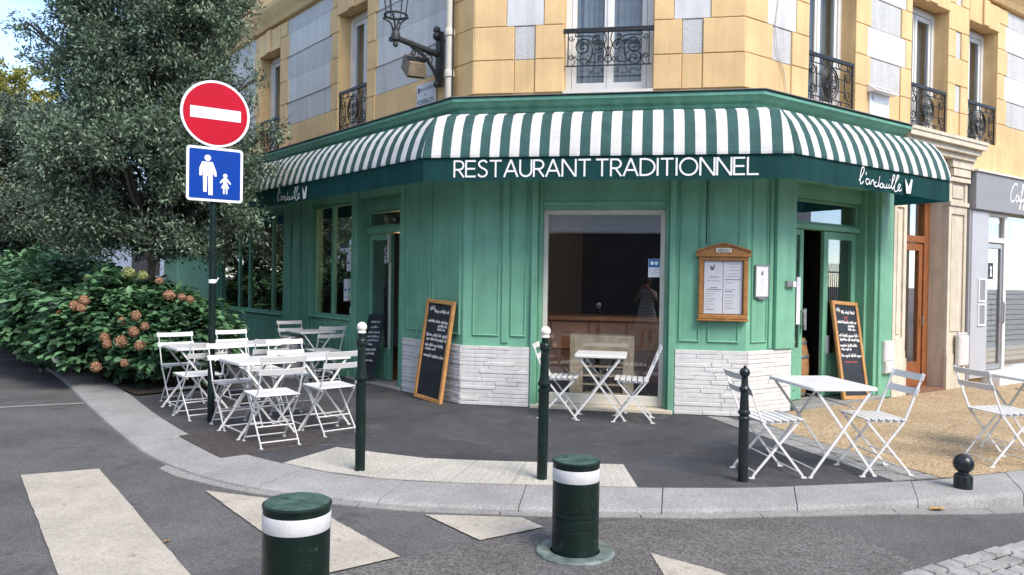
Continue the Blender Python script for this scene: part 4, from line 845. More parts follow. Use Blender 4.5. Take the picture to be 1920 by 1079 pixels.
# ================================================================ neighbouring hairdresser
HS = empty('hairdresser_shopfront', MR @ Matrix.Translation((6.5, 0, 0)), 'grey hairdresser shopfront with white script on its fascia', 'shopfront')
mb = MB(); mb.cbox(5.17, 9.4, -.10, .05, 2.72, 3.29, .006); mb.build('fascia', M_sgrey, HS, MR)
MB().box(5.15, 9.4, -.13, .04, 3.291, 3.32).build('flashing', M_frame, HS, MR)
MB().cbox(5.19, 5.73, -.045, .05, .12, 2.715, .006).build('pilaster', M_sgrey_l, HS, MR); MB().box(5.13, 5.189, -.03, .05, .0, 2.715).build('pilaster_return', M_sgrey, HS, MR)
for z0, z1 in ((1.30, 1.66), (.93, 1.27)):
    mb = MB(); a, b, w, y = 5.40, 5.63, .022, -.065
    for p in ((a, b, z0, z0 + w), (a, b, z1 - w, z1), (a, a + w, z0 + w, z1 - w), (b - w, b, z0 + w, z1 - w)): mb.box(p[0], p[1], y, -.0455, p[2], p[3], 0)
    mb.box(a + w, b - w, -.052, -.0455, z0 + w, z1 - w, 1); mb.build('price_frame', [M_signw, M_sgrey], HS, MR)
mb = MB()
for p in ((5.735, 5.79, .2, 2.715), (6.38, 6.47, .2, 2.715), (5.79, 6.38, 2.24, 2.32), (8.6, 8.7, .2, 2.715), (5.79, 6.38, 2.66, 2.715)): MB().cbox(p[0], p[1], .0, .08, p[2], p[3], .006).build('frame_bar', M_wwin, HS, MR)
dr = MB()
for p in ((5.80, 5.86, .22, 2.23), (6.31, 6.37, .22, 2.23), (5.86, 6.31, .22, .30), (5.86, 6.31, 2.15, 2.23)): dr.cbox(p[0], p[1], .02, .07, p[2], p[3], .006)
hd = dr.build('glass_door', M_steel, HS, MR); MB().box(5.86, 6.31, .042, .048, .30, 2.15).build('pane', G_shop, hd, MR); MB().tube([(6.29, -.04, .95), (6.29, -.05, 1.0), (6.29, -.05, 1.25), (6.29, -.04, 1.3)], .014, 6).build('handle', M_steel, hd, MR)
mb = MB(); mb.box(5.92, 6.08, .030, .034, 1.66, 1.92, 0)
mb.plate([(6.0 + .035 * cos(t), 1.84 + .03 * sin(t)) for t in [2 * PI * k / 10 for k in range(10)]], .0285, .0295, 1); mb.plate([(5.985, 1.82), (6.015, 1.82), (6.02, 1.76), (6.04, 1.70), (5.96, 1.70), (5.98, 1.76)], .0285, .0295, 1)
mb.build('door_poster', [M_iron, M_signw], hd, MR)
MB().box(5.79, 6.38, .045, .052, 2.32, 2.66).box(6.47, 8.6, .04, .048, .26, 2.70).build('pane', G_shop, HS, MR)
MB().cbox(5.735, 8.8, -.25, .30, .0, .2, .01).build('white_step', mat('white_tile_step', (.78, .77, .75), .35, .03, 6), HS, MR)
mb = MB()
for k in range(20): mb.box(6.5, 8.6, .3, .36, .28 + k * .088, .28 + k * .088 + .072, 0)
mb.box(5.75, 8.7, .8, .82, .2, 2.7, 1); mb.build('slatted_backdrop', [mat('pale_slats', (.60, .66, .67), .6, .06, 5), mat('salon_wall', (.62, .66, .67), .7, .05, 2)], HS, MR)
for k in range(3): MB().box(5.86 + k * .16, 5.88 + k * .16, .10, .12, 2.33, 2.65).build('transom_bar', M_wwin, HS, MR)
co = MB(); C = [[(6.55, 3.17), (6.53, 3.20), (6.48, 3.21), (6.41, 3.17), (6.34, 3.08), (6.315, 2.98), (6.34, 2.92), (6.40, 2.915), (6.47, 2.95)], [(6.56, 3.03), (6.52, 3.02), (6.50, 2.96), (6.53, 2.92), (6.58, 2.95), (6.58, 3.01), (6.56, 3.03)],
        [(6.62, 3.03), (6.61, 2.95), (6.64, 2.93)], [(6.635, 3.09), (6.637, 3.08)], [(6.64, 2.93), (6.72, 3.05), (6.77, 3.19), (6.73, 3.20), (6.70, 3.05), (6.67, 2.85), (6.63, 2.80), (6.66, 2.88), (6.75, 2.97)], [(6.75, 2.93), (6.84, 3.05), (6.89, 3.19), (6.85, 3.20), (6.82, 3.05), (6.79, 2.85), (6.75, 2.80), (6.78, 2.88), (6.87, 2.97)],
        [(6.92, 3.03), (6.91, 2.94), (6.96, 2.93), (7.0, 3.03), (7.0, 2.95), (7.03, 2.93)], [(7.07, 3.02), (7.07, 2.93), (7.08, 3.0), (7.13, 3.03)], [(7.15, 2.97), (7.22, 3.0), (7.21, 3.03), (7.16, 3.0), (7.16, 2.94), (7.22, 2.93), (7.26, 2.96)]]
for i, s in enumerate(C): co.ribbon(smooth_pts(s, 5) if len(s) > 2 else s, .026, -.1035 - .0002 * i)
co.build('script_sign', M_letter, HS, MR)
tb = MB(); tb.cbox(4.76, 5.06, -.10, -.035, .34, .80, .02); tb.cbox(4.78, 5.04, -.08, -.035, .80, .84, .015); tb.build('gas_meter_box', M_white, None, MR, label='ivory meter box on the stone pilaster left of the grey shopfront', cat='meter box')
# ================================================================ fixtures on the walls
dp = empty('drainpipe', ML @ Matrix.Translation((-.43, .06, 3.70)), 'cream drainpipe running up the wall beside the wall lantern', 'pipe')
MB().lathe([(.052, 3.72), (.052, 9.0)], 16, (-.43, .07, 0)).build('pipe', M_pipe, dp, ML, 60)
for z in (4.10, 4.62, 6.0): MB().lathe([(.052, z - .03), (.066, z - .025), (.066, z + .02), (.060, z + .06), (.052, z + .065)], 16, (-.43, .07, 0)).build('collar', M_pipe, dp, ML, 60)
mb = MB(); mb.tube([(-.355, .07, 3.72), (-.355, .07, 9)], .009, 6); mb.build('cable', M_iron, dp, ML)
wl = empty('wall_lantern', ML @ Matrix.Translation((-.66, .15, 4.1)), 'black iron street lantern on a scrolled bracket beside the drainpipe', 'street lamp')
# bracket reaches out from the wall; arm direction leans toward the street
P0 = Vector((-.72, .16, 4.05)); P1 = Vector((-.72, .16, 4.66)); A = Vector((-.63, -.60, 4.475))
mb = MB(); mb.bar((-.72, .12, 4.02), (-.72, .12, 4.72), .10, .06, (0, 1, 0)); mb.sphere((-.72, .07, 4.74), .05, 10, 7); mb.sphere((-.72, .07, 4.66), .055, 10, 7); mb.sphere((-.72, .08, 4.04), .045, 10, 7); mb.build('wall_plate', M_lamp, wl, ML, 40)
mb = MB(); mb.tube([(-.72, .08, 4.43), tuple(A)], [.045, .035], 10); mb.tube(smooth_pts([(-.72, .08, 4.14), (-.71, -.02, 4.26), (-.69, -.18, 4.38), (-.67, -.34, 4.43)], 5), .024, 8)
u = (A - Vector((-.72, .08, 4.43))).normalized()
for t, r in ((.14, .055), (.28, .042), (.40, .03)):
    c = Vector((-.72, .08, 4.33)) + u * t + Vector((0, 0, .0)); mb.tube([tuple(c + u * (r * cos(q)) + Vector((0, 0, 1)) * (r * sin(q))) for q in [2 * PI * k / 12 for k in range(12)]], .010, 5, closed=True)
mb.build('bracket', M_lamp, wl, ML, 40)
Lx, Ly, Lz = A; mb = MB(); mb.lathe([(.005, -.12), (.03, -.10), (.035, -.07), (.025, -.05), (.055, -.03), (.06, .02), (.05, .05), (.04, .09), (.045, .11)], 14, tuple(A)); mb.bar((Lx - .12, Ly, Lz), (Lx + .03, Ly, Lz), .05, .05); mb.build('boss', M_lamp, wl, ML, 40)
mb = MB(); rg = [(Lx + .135 * cos(t), Ly + .135 * sin(t), Lz + .27) for t in [2 * PI * k / 24 for k in range(24)]]; mb.tube(rg, .014, 6, closed=True)
for k in range(4):
    t = PI / 4 + k * PI / 2; mb.tube(smooth_pts([(Lx + .035 * cos(t), Ly + .035 * sin(t), Lz + .08), (Lx + .06 * cos(t), Ly + .06 * sin(t), Lz + .17), (Lx + .13 * cos(t), Ly + .13 * sin(t), Lz + .23), (Lx + .137 * cos(t), Ly + .137 * sin(t), Lz + .27)], 4), .011, 6); mb.sphere((Lx + .145 * cos(t), Ly + .145 * sin(t), Lz + .235), .018, 8, 6)
for k in range(6):
    t = k * PI / 3; mb.tube([(Lx + .115 * cos(t), Ly + .115 * sin(t), Lz + .27), (Lx + .20 * cos(t), Ly + .20 * sin(t), Lz + .92)], .008, 5)
mb.tube([(Lx + .205 * cos(t), Ly + .205 * sin(t), Lz + .92) for t in [2 * PI * k / 24 for k in range(24)]], .016, 6, closed=True); mb.lathe([(.20, .93), (.16, 1.02), (.09, 1.10), (.06, 1.18), (.02, 1.22), (.005, 1.3)], 18, tuple(A)); mb.build('lantern_cage', M_lamp, wl, ML, 40)
mb = MB(); mb.lathe([(.108, .28), (.193, .915)], 6, tuple(A)); mb.f.pop(); mb.f.pop(); mb.m.pop(); mb.m.pop(); mb.build('lantern_glass', G_lamp, wl, ML)
# floodlight hung under the bracket
fl = empty('floodlight', ML @ Matrix.Translation((-.72, -.12, 4.2)), 'weathered brown floodlight hanging under the lantern bracket', 'floodlight')
FM = ML @ Matrix.Translation((-.80, -.21, 4.235)) @ Matrix.Rotation(rad(-20), 4, 'Z') @ Matrix.Rotation(rad(30), 4, 'Y') @ Matrix.Scale(1.4, 4)
M_flood = mat('weathered_floodlight', (.10, .075, .05), .6, .35, 9, .2, 30, col2=(.20, .155, .10))
mb = MB(); mb.add([(-.17, -.09, -.07), (.15, -.09, -.05), (.15, .09, -.05), (-.17, .09, -.07), (-.15, -.08, .06), (.13, -.07, .06), (.13, .07, .06), (-.15, .08, .06)], [(0, 3, 2, 1), (4, 5, 6, 7), (0, 1, 5, 4), (1, 2, 6, 5), (2, 3, 7, 6), (3, 0, 4, 7)]); mb.build('housing', M_flood, fl, FM)
MB().box(-.165, .145, -.085, .085, -.075, -.068).build('lens', mat('flood_lens', (.30, .26, .20), .25, .2, 6), fl, FM); mb = MB(); mb.box(-.06, .06, -.085, .085, .06, .075); mb.bar((.02, 0, .07), (.10, .10, .10), .03, .03); mb.build('mount', M_lamp, fl, FM)

M_plaq = mat('enamel_plaque', (.70, .72, .78), .35, .03, 5); M_plaqw = mat('white_plaque', (.85, .85, .85), .4, .02, 5)
def plaque(name, M, s0, s1, z0, z1, y, m, lines, lab, ink):
    p = empty(name, M @ Matrix.Translation(((s0 + s1) / 2, y, z0)), lab, 'sign'); MB().cbox(s0, s1, y - .018, y, z0, z1, .006).build('plate', m, p, M)
    for t, a, b, z, h in lines: stroke_text(t, a, b, z, h, y - .0195, .16, 'print', ink, p, M)
    mb = MB(); w = s1 - s0; cx = s0 + w * .13; cz = z1 - (z1 - z0) * .22; mb.plate([(cx - .026, cz + .04), (cx + .026, cz + .04), (cx + .026, cz - .01), (cx, cz - .045), (cx - .026, cz - .01)], y - .0205, y - .0185); mb.build('crest', ink, p, M); return p
plaque('street_plaque', ML, -1.30, -.86, 3.745, 4.14, UP - .002, M_plaq, [('RUE DU PONT', -1.20, -.89, 4.045, .035), ('DU', -1.11, -1.06, 3.97, .03), ('PONT BAUDIN', -1.27, -.89, 3.87, .06), ('RUE', -1.14, -1.02, 3.80, .028)], 'bluish white street name plaque below the wall lantern', M_ink)
sp = plaque('street_plaque', MR, 2.66, 3.14, 3.79, 4.15, UP - .002, M_plaqw, [('RUE DU MARE', 2.76, 3.10, 4.02, .03), ('DE', 2.87, 2.92, 3.96, .028), ('SALON', 2.80, 3.0, 3.88, .055), ('ILE', 2.86, 2.94, 3.82, .025)], 'white street name plaque with a small sloping hood on the right wall', M_inkl)
mb = MB(); y = UP - .002; mb.add([(2.62, y, 4.26), (3.18, y, 4.26), (3.18, y - .14, 4.15), (2.62, y - .14, 4.15), (2.62, y, 4.15), (3.18, y, 4.15)], [(0, 3, 2, 1), (0, 4, 3), (1, 2, 5), (4, 5, 2, 3)], 0)
mb.build('hood', M_plaqw, sp, MR)
for a in (2.68, 2.92): MB().add([(a, y - .045, 4.229), (a + .2, y - .045, 4.229), (a + .2, y - .10, 4.186), (a, y - .10, 4.186)], [(0, 3, 2, 1)]).build('hood_panel', M_galv, sp, MR)
mb = MB(); pts = [(.62, UP - .006, 5.3), (.66, UP - .006, 4.95), (.62, UP - .006, 4.62), (.68, UP - .006, 4.3), (.80, UP - .006, 4.1), (.88, UP - .006, 3.85), (1.05, UP - .02, 3.80)]; mb.tube(smooth_pts(pts, 5), .006, 5); mb.build('wall_cable', M_pipe, None, MR, label='thin loose cable wandering down the wall left of the first right street window', cat='cable')

# menu case
mc = empty('menu_case', MF @ Matrix.Translation((3.08, .03, 1.1)), 'oak glazed menu case with two printed pages on the green pier', 'menu board')
mb = MB(); a, b, z0, z1, y = 2.80, 3.35, 1.11, 1.84, -.05; w = .055
for p in ((a, b, z0, z0 + w), (a, b, z1 - w, z1), (a, a + w, z0 + w, z1 - w), (b - w, b, z0 + w, z1 - w)): mb.cbox(p[0], p[1], y, .012, p[2], p[3], .01)
mb.box(a + w, b - w, -.004, .012, z0 + w, z1 - w); mb.build('case_frame', M_oakd, mc, MF)
mb = MB(); hood = [(a - .025, 1.842), (a - .025, 1.885), (a + .06, 1.915), (a + .2, 1.955), ((a + b) / 2, 1.975), (b - .2, 1.955), (b - .06, 1.915), (b + .025, 1.885), (b + .025, 1.842)]; mb.plate(hood, y + .0, .012); mb.build('hood', M_oakd, mc, MF); mb = MB(); mb.cbox(a - .035, b + .035, y - .022, .012, 1.826, 1.846, .006); mb.build('hood_shelf', M_oakd, mc, MF); mb = MB(); mb.plate([(p, q + .0) for p, q in hood[1:-1]] + [(p, q + .018) for p, q in hood[1:-1]][::-1], y - .02, .012); mb.build('hood_moulding', M_oakd, mc, MF); MB().cbox(a - .01, b + .01, y - .015, .012, 1.092, 1.11, .006).build('bottom_rail', M_oakd, mc, MF)
MB().box(2.99, 3.16, y - .006, y, 1.878, 1.925).build('header_plate', M_frame, mc, MF)
stroke_text('MENU', 3.015, 3.135, 1.886, .03, y - .0075, .2, 'header', M_ink, mc, MF)
for k, (p0, p1) in enumerate(((2.865, 3.072), (3.078, 3.288))):
    pg = MB().box(p0, p1, -.012, -.006, 1.175, 1.785).build('page', M_paper, mc, MF); mb = MB()
    if k == 0:
        f = lambda p: (2.955 + (p[0] - 1.93) * .34, 1.705 + (p[1] - 2.72) * .36); mb.plate([f(p) for p in VV], -.014, -.0125, 0)
        rows = [(1.60, .06, .16, 1), (1.585, .05, .17, 1), (1.55, .03, .18, 1), (1.47, .07, .15, 0), (1.45, .03, .19, 0), (1.43, .03, .17, 1), (1.40, .02, .12, 1), (1.375, .02, .09, 1), (1.34, .02, .13, 1), (1.315, .02, .10, 1), (1.28, .02, .12, 1), (1.25, .02, .08, 1), (1.22, .02, .11, 0)]
    else:
        rows = [(1.74, .06, .17, 1), (1.71, .07, .16, 1), (1.67, .05, .18, 1), (1.63, .06, .15, 1), (1.60, .04, .17, 1), (1.565, .02, .19, 0), (1.53, .02, .12, 1), (1.45, .02, .14, 1), (1.43, .02, .10, 0), (1.39, .02, .13, 1), (1.36, .02, .11, 1), (1.32, .02, .10, 1), (1.29, .02, .12, 1), (1.26, .02, .09, 1), (1.235, .02, .13, 1)]
    for z, q0, q1, c in rows: mb.box(p0 + q0, p0 + q1, -.0135, -.0125, z, z + .007, c)
    mb.build('print', [M_ink, M_inkl], pg, MF)
MB().box(2.856, 3.294, -.034, -.030, 1.166, 1.784).build('case_glass', G_lamp, mc, MF)
mb = MB(); mb.tube([(2.885, .026, 1.98), (2.884, .025, 2.3), (2.887, .026, 2.62), (2.885, .026, 3.0)], .005, 5); mb.build('power_cable', M_iron, mc, MF)
# small framed menu on the right face
fm = empty('framed_menu', MR @ Matrix.Translation((.24, .03, 1.36)), 'small white framed menu sheet on the green pier right of the oak menu case', 'menu board')
mb = MB(); a, b, z0, z1, w, y = .12, .37, 1.365, 1.745, .018, -.004
for p in ((a, b, z0, z0 + w), (a, b, z1 - w, z1), (a, a + w, z0 + w, z1 - w), (b - w, b, z0 + w, z1 - w)): mb.cbox(p[0], p[1], y, .016, p[2], p[3], .004)
mb.box(a + .06, b - .06, y, .014, z0 - .02, z0); mb.build('holder', M_steel, fm, MR); pg = MB().box(a + w, b - w, .004, .012, z0 + w, z1 - w).build('page', M_paper, fm, MR)
mb = MB(); f = lambda p: (.245 + (p[0] - 1.93) * .30, 1.65 + (p[1] - 2.72) * .3); mb.plate([f(p) for p in VV], .0015, .003, 0)
for k in range(8): mb.box(.19 + .01 * (k % 2), .30 - .012 * (k % 3), .002, .003, 1.58 - k * .021, 1.585 - k * .021, 1)
mb.build('print', [M_ink, M_inkl], pg, MR)
db = empty('doorbell_box', MR @ Matrix.Translation((.70, -.03, 1.5)), 'small grey doorbell box on the green pilaster left of the right hand door', 'doorbell'); MB().cbox(.625, .775, -.075, -.031, 1.49, 1.565, .01).build('box', M_galv, db, MR); MB().box(.715, .770, -.081, -.0755, 1.495, 1.56).build('button', M_signw, db, MR)

# ================================================================ chalkboards
def handwriting(mb, x0, x1, z, h, seed, y, w=.006, mi=0):
    r = random.Random(seed); x = x0
    while x < x1 - .01:
        wl_ = min(r.uniform(.05, .16), x1 - x); n = max(3, int(wl_ / (h * .42))); pts = []
        for k in range(n * 2 + 1):
            up = k % 2; hh = h * (r.choice([.45, .5, .55, 1.0, .5, .95]) if up else r.choice([0, 0, .05, -.25]))
            pts.append((x + wl_ * k / (n * 2), z + hh))
        mb.ribbon(smooth_pts(pts, 3), w, y, mi); x += wl_ + h * .55
def chalkboard(name, M, w, h, border, label, rows, framed=True):
    cb = empty(name, M, label, 'chalkboard'); mb = MB(); mb.box(border * .8, w - border * .8, .008, .02, border * .8, h - border * .8); mb.build('slate', M_board, cb, M)
    if framed:
        mb = MB(); t = border
        for p in ((0, w, 0, t), (0, w, h - t, h), (0, t, t, h - t), (w - t, w, t, h - t)): mb.cbox(p[0], p[1], -.008, .03, p[2], p[3], .006)
        mb.build('frame', M_oak, cb, M)
    for i, (a, b, z, hh, ww, mi) in enumerate(rows):
        mb = MB(); handwriting(mb, w * a, w * b, h * z, hh, 31 * i + len(label), .0065 - .0002 * (i % 3), ww, mi); mb.build('chalk_line', [M_chalk, M_pinkchalk], cb, M)
    return cb
ROWS = [(.15, .32, .895, .055, .009, 0), (.33, .85, .875, .04, .008, 0), (.13, .88, .775, .032, .008, 0), (.52, .84, .735, .03, .007, 0), (.52, .80, .70, .035, .007, 0), (.14, .90, .635, .04, .008, 0), (.16, .93, .595, .036, .008, 0), (.14, .80, .535, .036, .008, 0), (.16, .55, .50, .03, .007, 0), (.14, .92, .43, .04, .008, 0)]
def board_matrix(fr, s_b, o_b, z_b, s_t, o_t, z_t, w):
    B = FRS[fr] @ Vector((s_b, -o_b, z_b)); Tt = FRS[fr] @ Vector((s_t, -o_t, z_t)); zax = (Tt - B); h = zax.length; zax.normalize(); xax = (FRS[fr].to_3x3() @ Vector((1, 0, 0))); xax = (xax - zax * xax.dot(zax)).normalized(); yax = zax.cross(xax)
    return Matrix(((xax.x, yax.x, zax.x, B.x), (xax.y, yax.y, zax.y, B.y), (xax.z, yax.z, zax.z, B.z), (0, 0, 0, 1))), h
m_, h_ = board_matrix('L', -.745, .19, .015, -.69, .038, 1.272, .6); chalkboard('chalkboard', m_, .60, h_, .05, 'tall oak framed chalkboard leaning on the white plinth left of the display window', ROWS)
m_, h_ = board_matrix('R', 1.88, .035, .058, 1.955, -.21, 1.325, .58); cb = chalkboard('chalkboard', m_, .58, h_, .05, 'tall oak framed chalkboard leaning in the right hand doorway', ROWS)
mb = MB(); hx, hz = .28, h_ * .815
mb.ribbon(smooth_pts([(hx, hz - .03), (hx - .035, hz + .015), (hx - .02, hz + .035), (hx, hz + .02), (hx + .02, hz + .035), (hx + .035, hz + .015), (hx, hz - .03)], 4), .008, .006); handwriting(mb, .14, .42, h_ * .375, .012, 5, .006, .007); mb.build('pink_chalk_heart', M_pinkchalk, cb, m_)
m_, h_ = board_matrix('L', -2.50, .06, .04, -2.56, -.17, .99, .46)
ROW3 = [(.25, .85, .86, .03, .006, 0), (.3, .75, .78, .03, .006, 0), (.2, .9, .70, .032, .006, 0), (.2, .92, .64, .032, .006, 0), (.25, .9, .58, .03, .006, 0), (.3, .6, .52, .03, .006, 0), (.25, .85, .44, .03, .006, 0), (.25, .85, .38, .03, .006, 0), (.3, .8, .28, .03, .006, 0)]
chalkboard('chalkboard', m_, .46, h_, .01, 'frameless black chalkboard standing against the left hand door', ROW3, False)

# ================================================================ road signs
SG = empty('road_sign', T(-3.125, 7.844, 0, math.atan2(uR.y, uR.x)), 'tall green pole carrying a round no entry sign over a blue square pedestrian sign', 'road sign'); sm = WM[SG]
MB().lathe([(.036, 0), (.036, 3.45), (.001, 3.46)], 14).build('pole', M_bdark, SG, sm, 40)
zc = 3.19; R_ = .345; circ = lambda r, cx=0, cz=0, n=40: [(cx + r * cos(2 * PI * k / n), cz + r * sin(2 * PI * k / n)) for k in range(n)]
mb = MB(); mb.plate([(x, z + zc) for x, z in circ(R_)], -.062, -.045, 2); mb.plate([(x, z + zc) for x, z in circ(R_ - .002)], -.064, -.0625, 1); mb.plate([(x, z + zc) for x, z in circ(R_ - .026)], -.0662, -.0645, 0); mb.plate([(-.25, zc - .058), (.25, zc - .058), (.25, zc + .058), (-.25, zc + .058)], -.068, -.0667, 1); mb.build('no_entry_disc', [M_red, M_signw, M_galv], SG, sm)
def rsq(a, r, n=5):
    out = []
    for cx, cz, a0 in ((a - r, a - r, 0), (-a + r, a - r, 90), (-a + r, -a + r, 180), (a - r, -a + r, 270)): out += [(cx + r * cos(rad(a0 + 90 * k / n)), cz + r * sin(rad(a0 + 90 * k / n))) for k in range(n + 1)]
    return out
zq = 2.565; a = .28; mb = MB(); sh = lambda P, dx=0, dz=0: [(x + dx, z + zq + dz) for x, z in P]
mb.plate(sh(rsq(a, .035)), -.062, -.045, 2); mb.plate(sh(rsq(a - .001, .035)), -.064, -.0625, 1); mb.plate(sh(rsq(a - .027, .016)), -.0662, -.0645, 0)
mb.build('pedestrian_sign_plate', [M_blue, M_signw, M_galv], SG, sm)
mb = MB(); y0_, y1_ = -.0680, -.0668; cx = -.075
mb.plate(sh(circ(.032, cx, .165, 16)), y0_, y1_)
for P in ([(cx - .055, .125), (cx + .05, .125), (cx + .05, -.02), (cx - .045, -.02)], [(cx - .055, .123), (cx - .08, .06), (cx - .08, -.02), (cx - .055, -.02), (cx - .048, .06)], [(cx + .05, .123), (cx + .085, .03), (cx + .09, -.02), (cx + .066, -.02), (cx + .045, .05)], [(cx - .045, -.022), (cx - .004, -.022), (cx - .006, -.185), (cx - .04, -.185)], [(cx + .006, -.022), (cx + .05, -.022), (cx + .052, -.215), (cx + .01, -.215)]): mb.plate(sh(P), y0_, y1_)
cx = .10; mb.plate(sh(circ(.022, cx, -.005, 14)), y0_ , y1_)
for P in ([(cx - .022, -.030), (cx + .022, -.030), (cx + .02, -.085), (cx - .02, -.085)], [(cx - .022, -.031), (cx - .055, -.075), (cx - .045, -.088), (cx - .02, -.06)], [(cx + .022, -.031), (cx + .06, -.085), (cx + .05, -.095), (cx + .02, -.06)], [(cx - .02, -.086), (cx + .02, -.086), (cx + .042, -.135), (cx - .042, -.135)], [(cx - .022, -.136), (cx - .004, -.136), (cx - .006, -.195), (cx - .02, -.195)], [(cx + .006, -.136), (cx + .024, -.136), (cx + .022, -.195), (cx + .008, -.195)]): mb.plate(sh(P), y0_, y1_)
mb.build('walking_figures', M_signw, SG, sm)
mb = MB(); mb.lathe([(.037, 1.44), (.039, 1.445), (.039, 1.475), (.037, 1.48)], 12); mb.bar((.02, -.045, 1.45), (.05, -.05, 1.50), .02, .01); mb.build('cable_tie', M_signw, SG, sm)

# ================================================================ bollards
def potelet(x, y, h, white, label, lean=0):
    M = T(x, y, 0) @ Matrix.Rotation(lean, 4, 'Y'); b = empty('post_bollard', M, label, 'bollard', 'slim post bollards along the kerb'); k = h / 1.17
    if white:
        prof = [(.040, 0), (.040, .665), (.046, .672), (.046, .688), (.036, .695), (.036, .715), (.050, .722), (.050, .742), (.042, .750), (.034, .80), (.031, .985), (.040, .992), (.044, 1.005), (.040, 1.018), (.044, 1.028), (.040, 1.04), (.027, 1.05), (.027, 1.085)]
        MB().lathe(prof, 18).build('post', M_bdark, b, M, 35); MB().lathe([(.030, 1.085), (.034, 1.09), (.030, 1.105)], 16).sphere((0, 0, 1.135), .040, 16, 10).build('ball', M_wball, b, M, 40)
    else:
        prof = [(.038, 0), (.038, .47), (.044, .475), (.044, .49), (.036, .50), (.036, .515), (.047, .522), (.047, .538), (.036, .55), (.029, .69), (.040, .70), (.042, .715), (.030, .73), (.027, .74), (.024, .80)]
        MB().lathe(prof, 18).build('post', M_bblack, b, M, 35); MB().sphere((0, 0, .838), .040, 16, 10).lathe([(.01, .872), (.014, .885), (.001, .895)], 8).build('ball', M_bblack, b, M, 40)
potelet(-1.176, 5.918, 1.17, True, 'slim green post with a white ball in front of the four seat table'); potelet(.252, 5.75, 1.17, True, 'slim green post with a white ball in front of the display window', rad(.5)); potelet(1.807, 5.797, .9, False, 'shorter black post with a black ball left of the right hand table')
sb = empty('short_bollard', T(3.45, 5.70, 0), 'knee high black bollard with a big ball on the right kerb', 'bollard')
MB().lathe([(.066, 0), (.066, .085), (.060, .10), (.040, .112), (.036, .125), (.045, .135)], 20).build('post', M_bblack, sb, WM[sb], 35); MB().sphere((0, 0, .185), .074, 20, 12).build('ball', M_bblack, sb, WM[sb], 60)
def retract(x, y, r, zt, label, lean=(0, 0)):
    z0 = zr(x, y); M = T(x, y, z0 + .004) @ Matrix.Rotation(lean[0], 4, 'Y') @ Matrix.Rotation(lean[1], 4, 'X'); b = empty('retractable_bollard', M, label, 'bollard', 'stout green retractable bollards in the road'); h = zt - z0
    prof = [(r, 0)] + [q for z in (.155, .215, .245) for q in ((r, z - .004), (r - .005, z), (r, z + .004))] + [(r, h - .112)]
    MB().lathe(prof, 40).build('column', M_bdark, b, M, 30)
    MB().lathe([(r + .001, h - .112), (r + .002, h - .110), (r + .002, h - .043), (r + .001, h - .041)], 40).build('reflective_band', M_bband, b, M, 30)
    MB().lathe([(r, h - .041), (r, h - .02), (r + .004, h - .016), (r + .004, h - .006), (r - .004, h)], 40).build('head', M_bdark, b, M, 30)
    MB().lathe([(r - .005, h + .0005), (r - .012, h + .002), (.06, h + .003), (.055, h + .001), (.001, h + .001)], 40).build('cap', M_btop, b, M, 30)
    MB().box(-.075, -.05, .02, .03, h + .003, h + .0045).build('keyhole', M_iron, b, M)
    MB().lathe([(r * 1.05, .0), (r * 1.05, .012), (r * 1.12, .018), (r * 1.62, .016), (r * 1.68, .008), (r * 1.68, -.01)], 48).build('flange', mat('worn_flange', (.10, .14, .13), .55, .3, 12, .2, 40, col2=(.17, .21, .20)), b, M, 40)
retract(.385, 4.30, .134, .497, 'stout green bollard with a white band in front of the post and display window'); retract(-.935, 3.30, .145, .53, 'nearest stout green bollard with a white band cut by the bottom edge', (rad(.6), 0))
# ================================================================ bistro furniture (local +y is the way a chair faces)
def make_chair():
    r = empty('bistro_chair', Matrix.Identity(4)); I = WM[r]; hw = .19
    for sx in (-1, 1):
        x = sx * hw
        mb = MB(); pts = [(x, .205, .012), (x, .195, .03), (x, -.135, .44), (x, -.185, .56), (x, -.29, .825)]
        for p, q in zip(pts, pts[1:]): mb.bar(p, q, .018, .009, (1, 0, 0))
        mb.bar((x, .19, .006), (x, .235, .006), .022, .010); mb.build('back_leg', M_chair, r, I)
        x = sx * (hw - .018); mb = MB(); mb.bar((x, .165, .435), (x, -.195, .03), .018, .009, (1, 0, 0)); mb.bar((x, -.19, .032), (x, -.205, .012), .018, .009, (1, 0, 0)); mb.bar((x, -.19, .006), (x, -.235, .006), .022, .010); mb.build('front_leg', M_chair, r, I)
        mb = MB(); mb.bar((x, -.145, .437), (x, .185, .447), .012, .018); mb.build('seat_rail', M_chair, r, I)
    for k in range(6):
        y = -.135 + k * .063; MB().cbox(-.2, .2, y - .024, y + .024, .450 + .002 * k, .459 + .002 * k, .004).build('seat_slat', M_chair, r, I)
    for z, y in ((.795, -.280), (.680, -.236)):
        M = Matrix.Translation((0, y, z)) @ Matrix.Rotation(rad(21), 4, 'X'); mb = MB(); n = 6; vs = []
        for k in range(n + 1):
            u = k / n; x = -.21 + .42 * u; b = -.012 * (1 - (2 * u - 1) ** 2)
            vs += [(x, b - .004, -.027), (x, b + .004, -.027), (x, b + .004, .027), (x, b - .004, .027)]
        fs = [(4 * k + j, 4 * k + (j + 1) % 4, 4 * k + 4 + (j + 1) % 4, 4 * k + 4 + j) for k in range(n) for j in range(4)] + [(0, 3, 2, 1), (4 * n, 4 * n + 1, 4 * n + 2, 4 * n + 3)]
        mb.add(vs, fs); mb.build('back_slat', M_chair, r, M, 40)
    for p, q in (((-hw, .182, .045), (hw, .182, .045)), ((-hw + .018, -.18, .05), (hw - .018, -.18, .05)), ((-hw, .075, .175), (hw, .075, .175)), ((-hw + .018, -.07, .17), (hw - .018, -.07, .17))):
        MB().tube([p, q], .0065, 6).build('stretcher', M_chair, r, I)
    return r
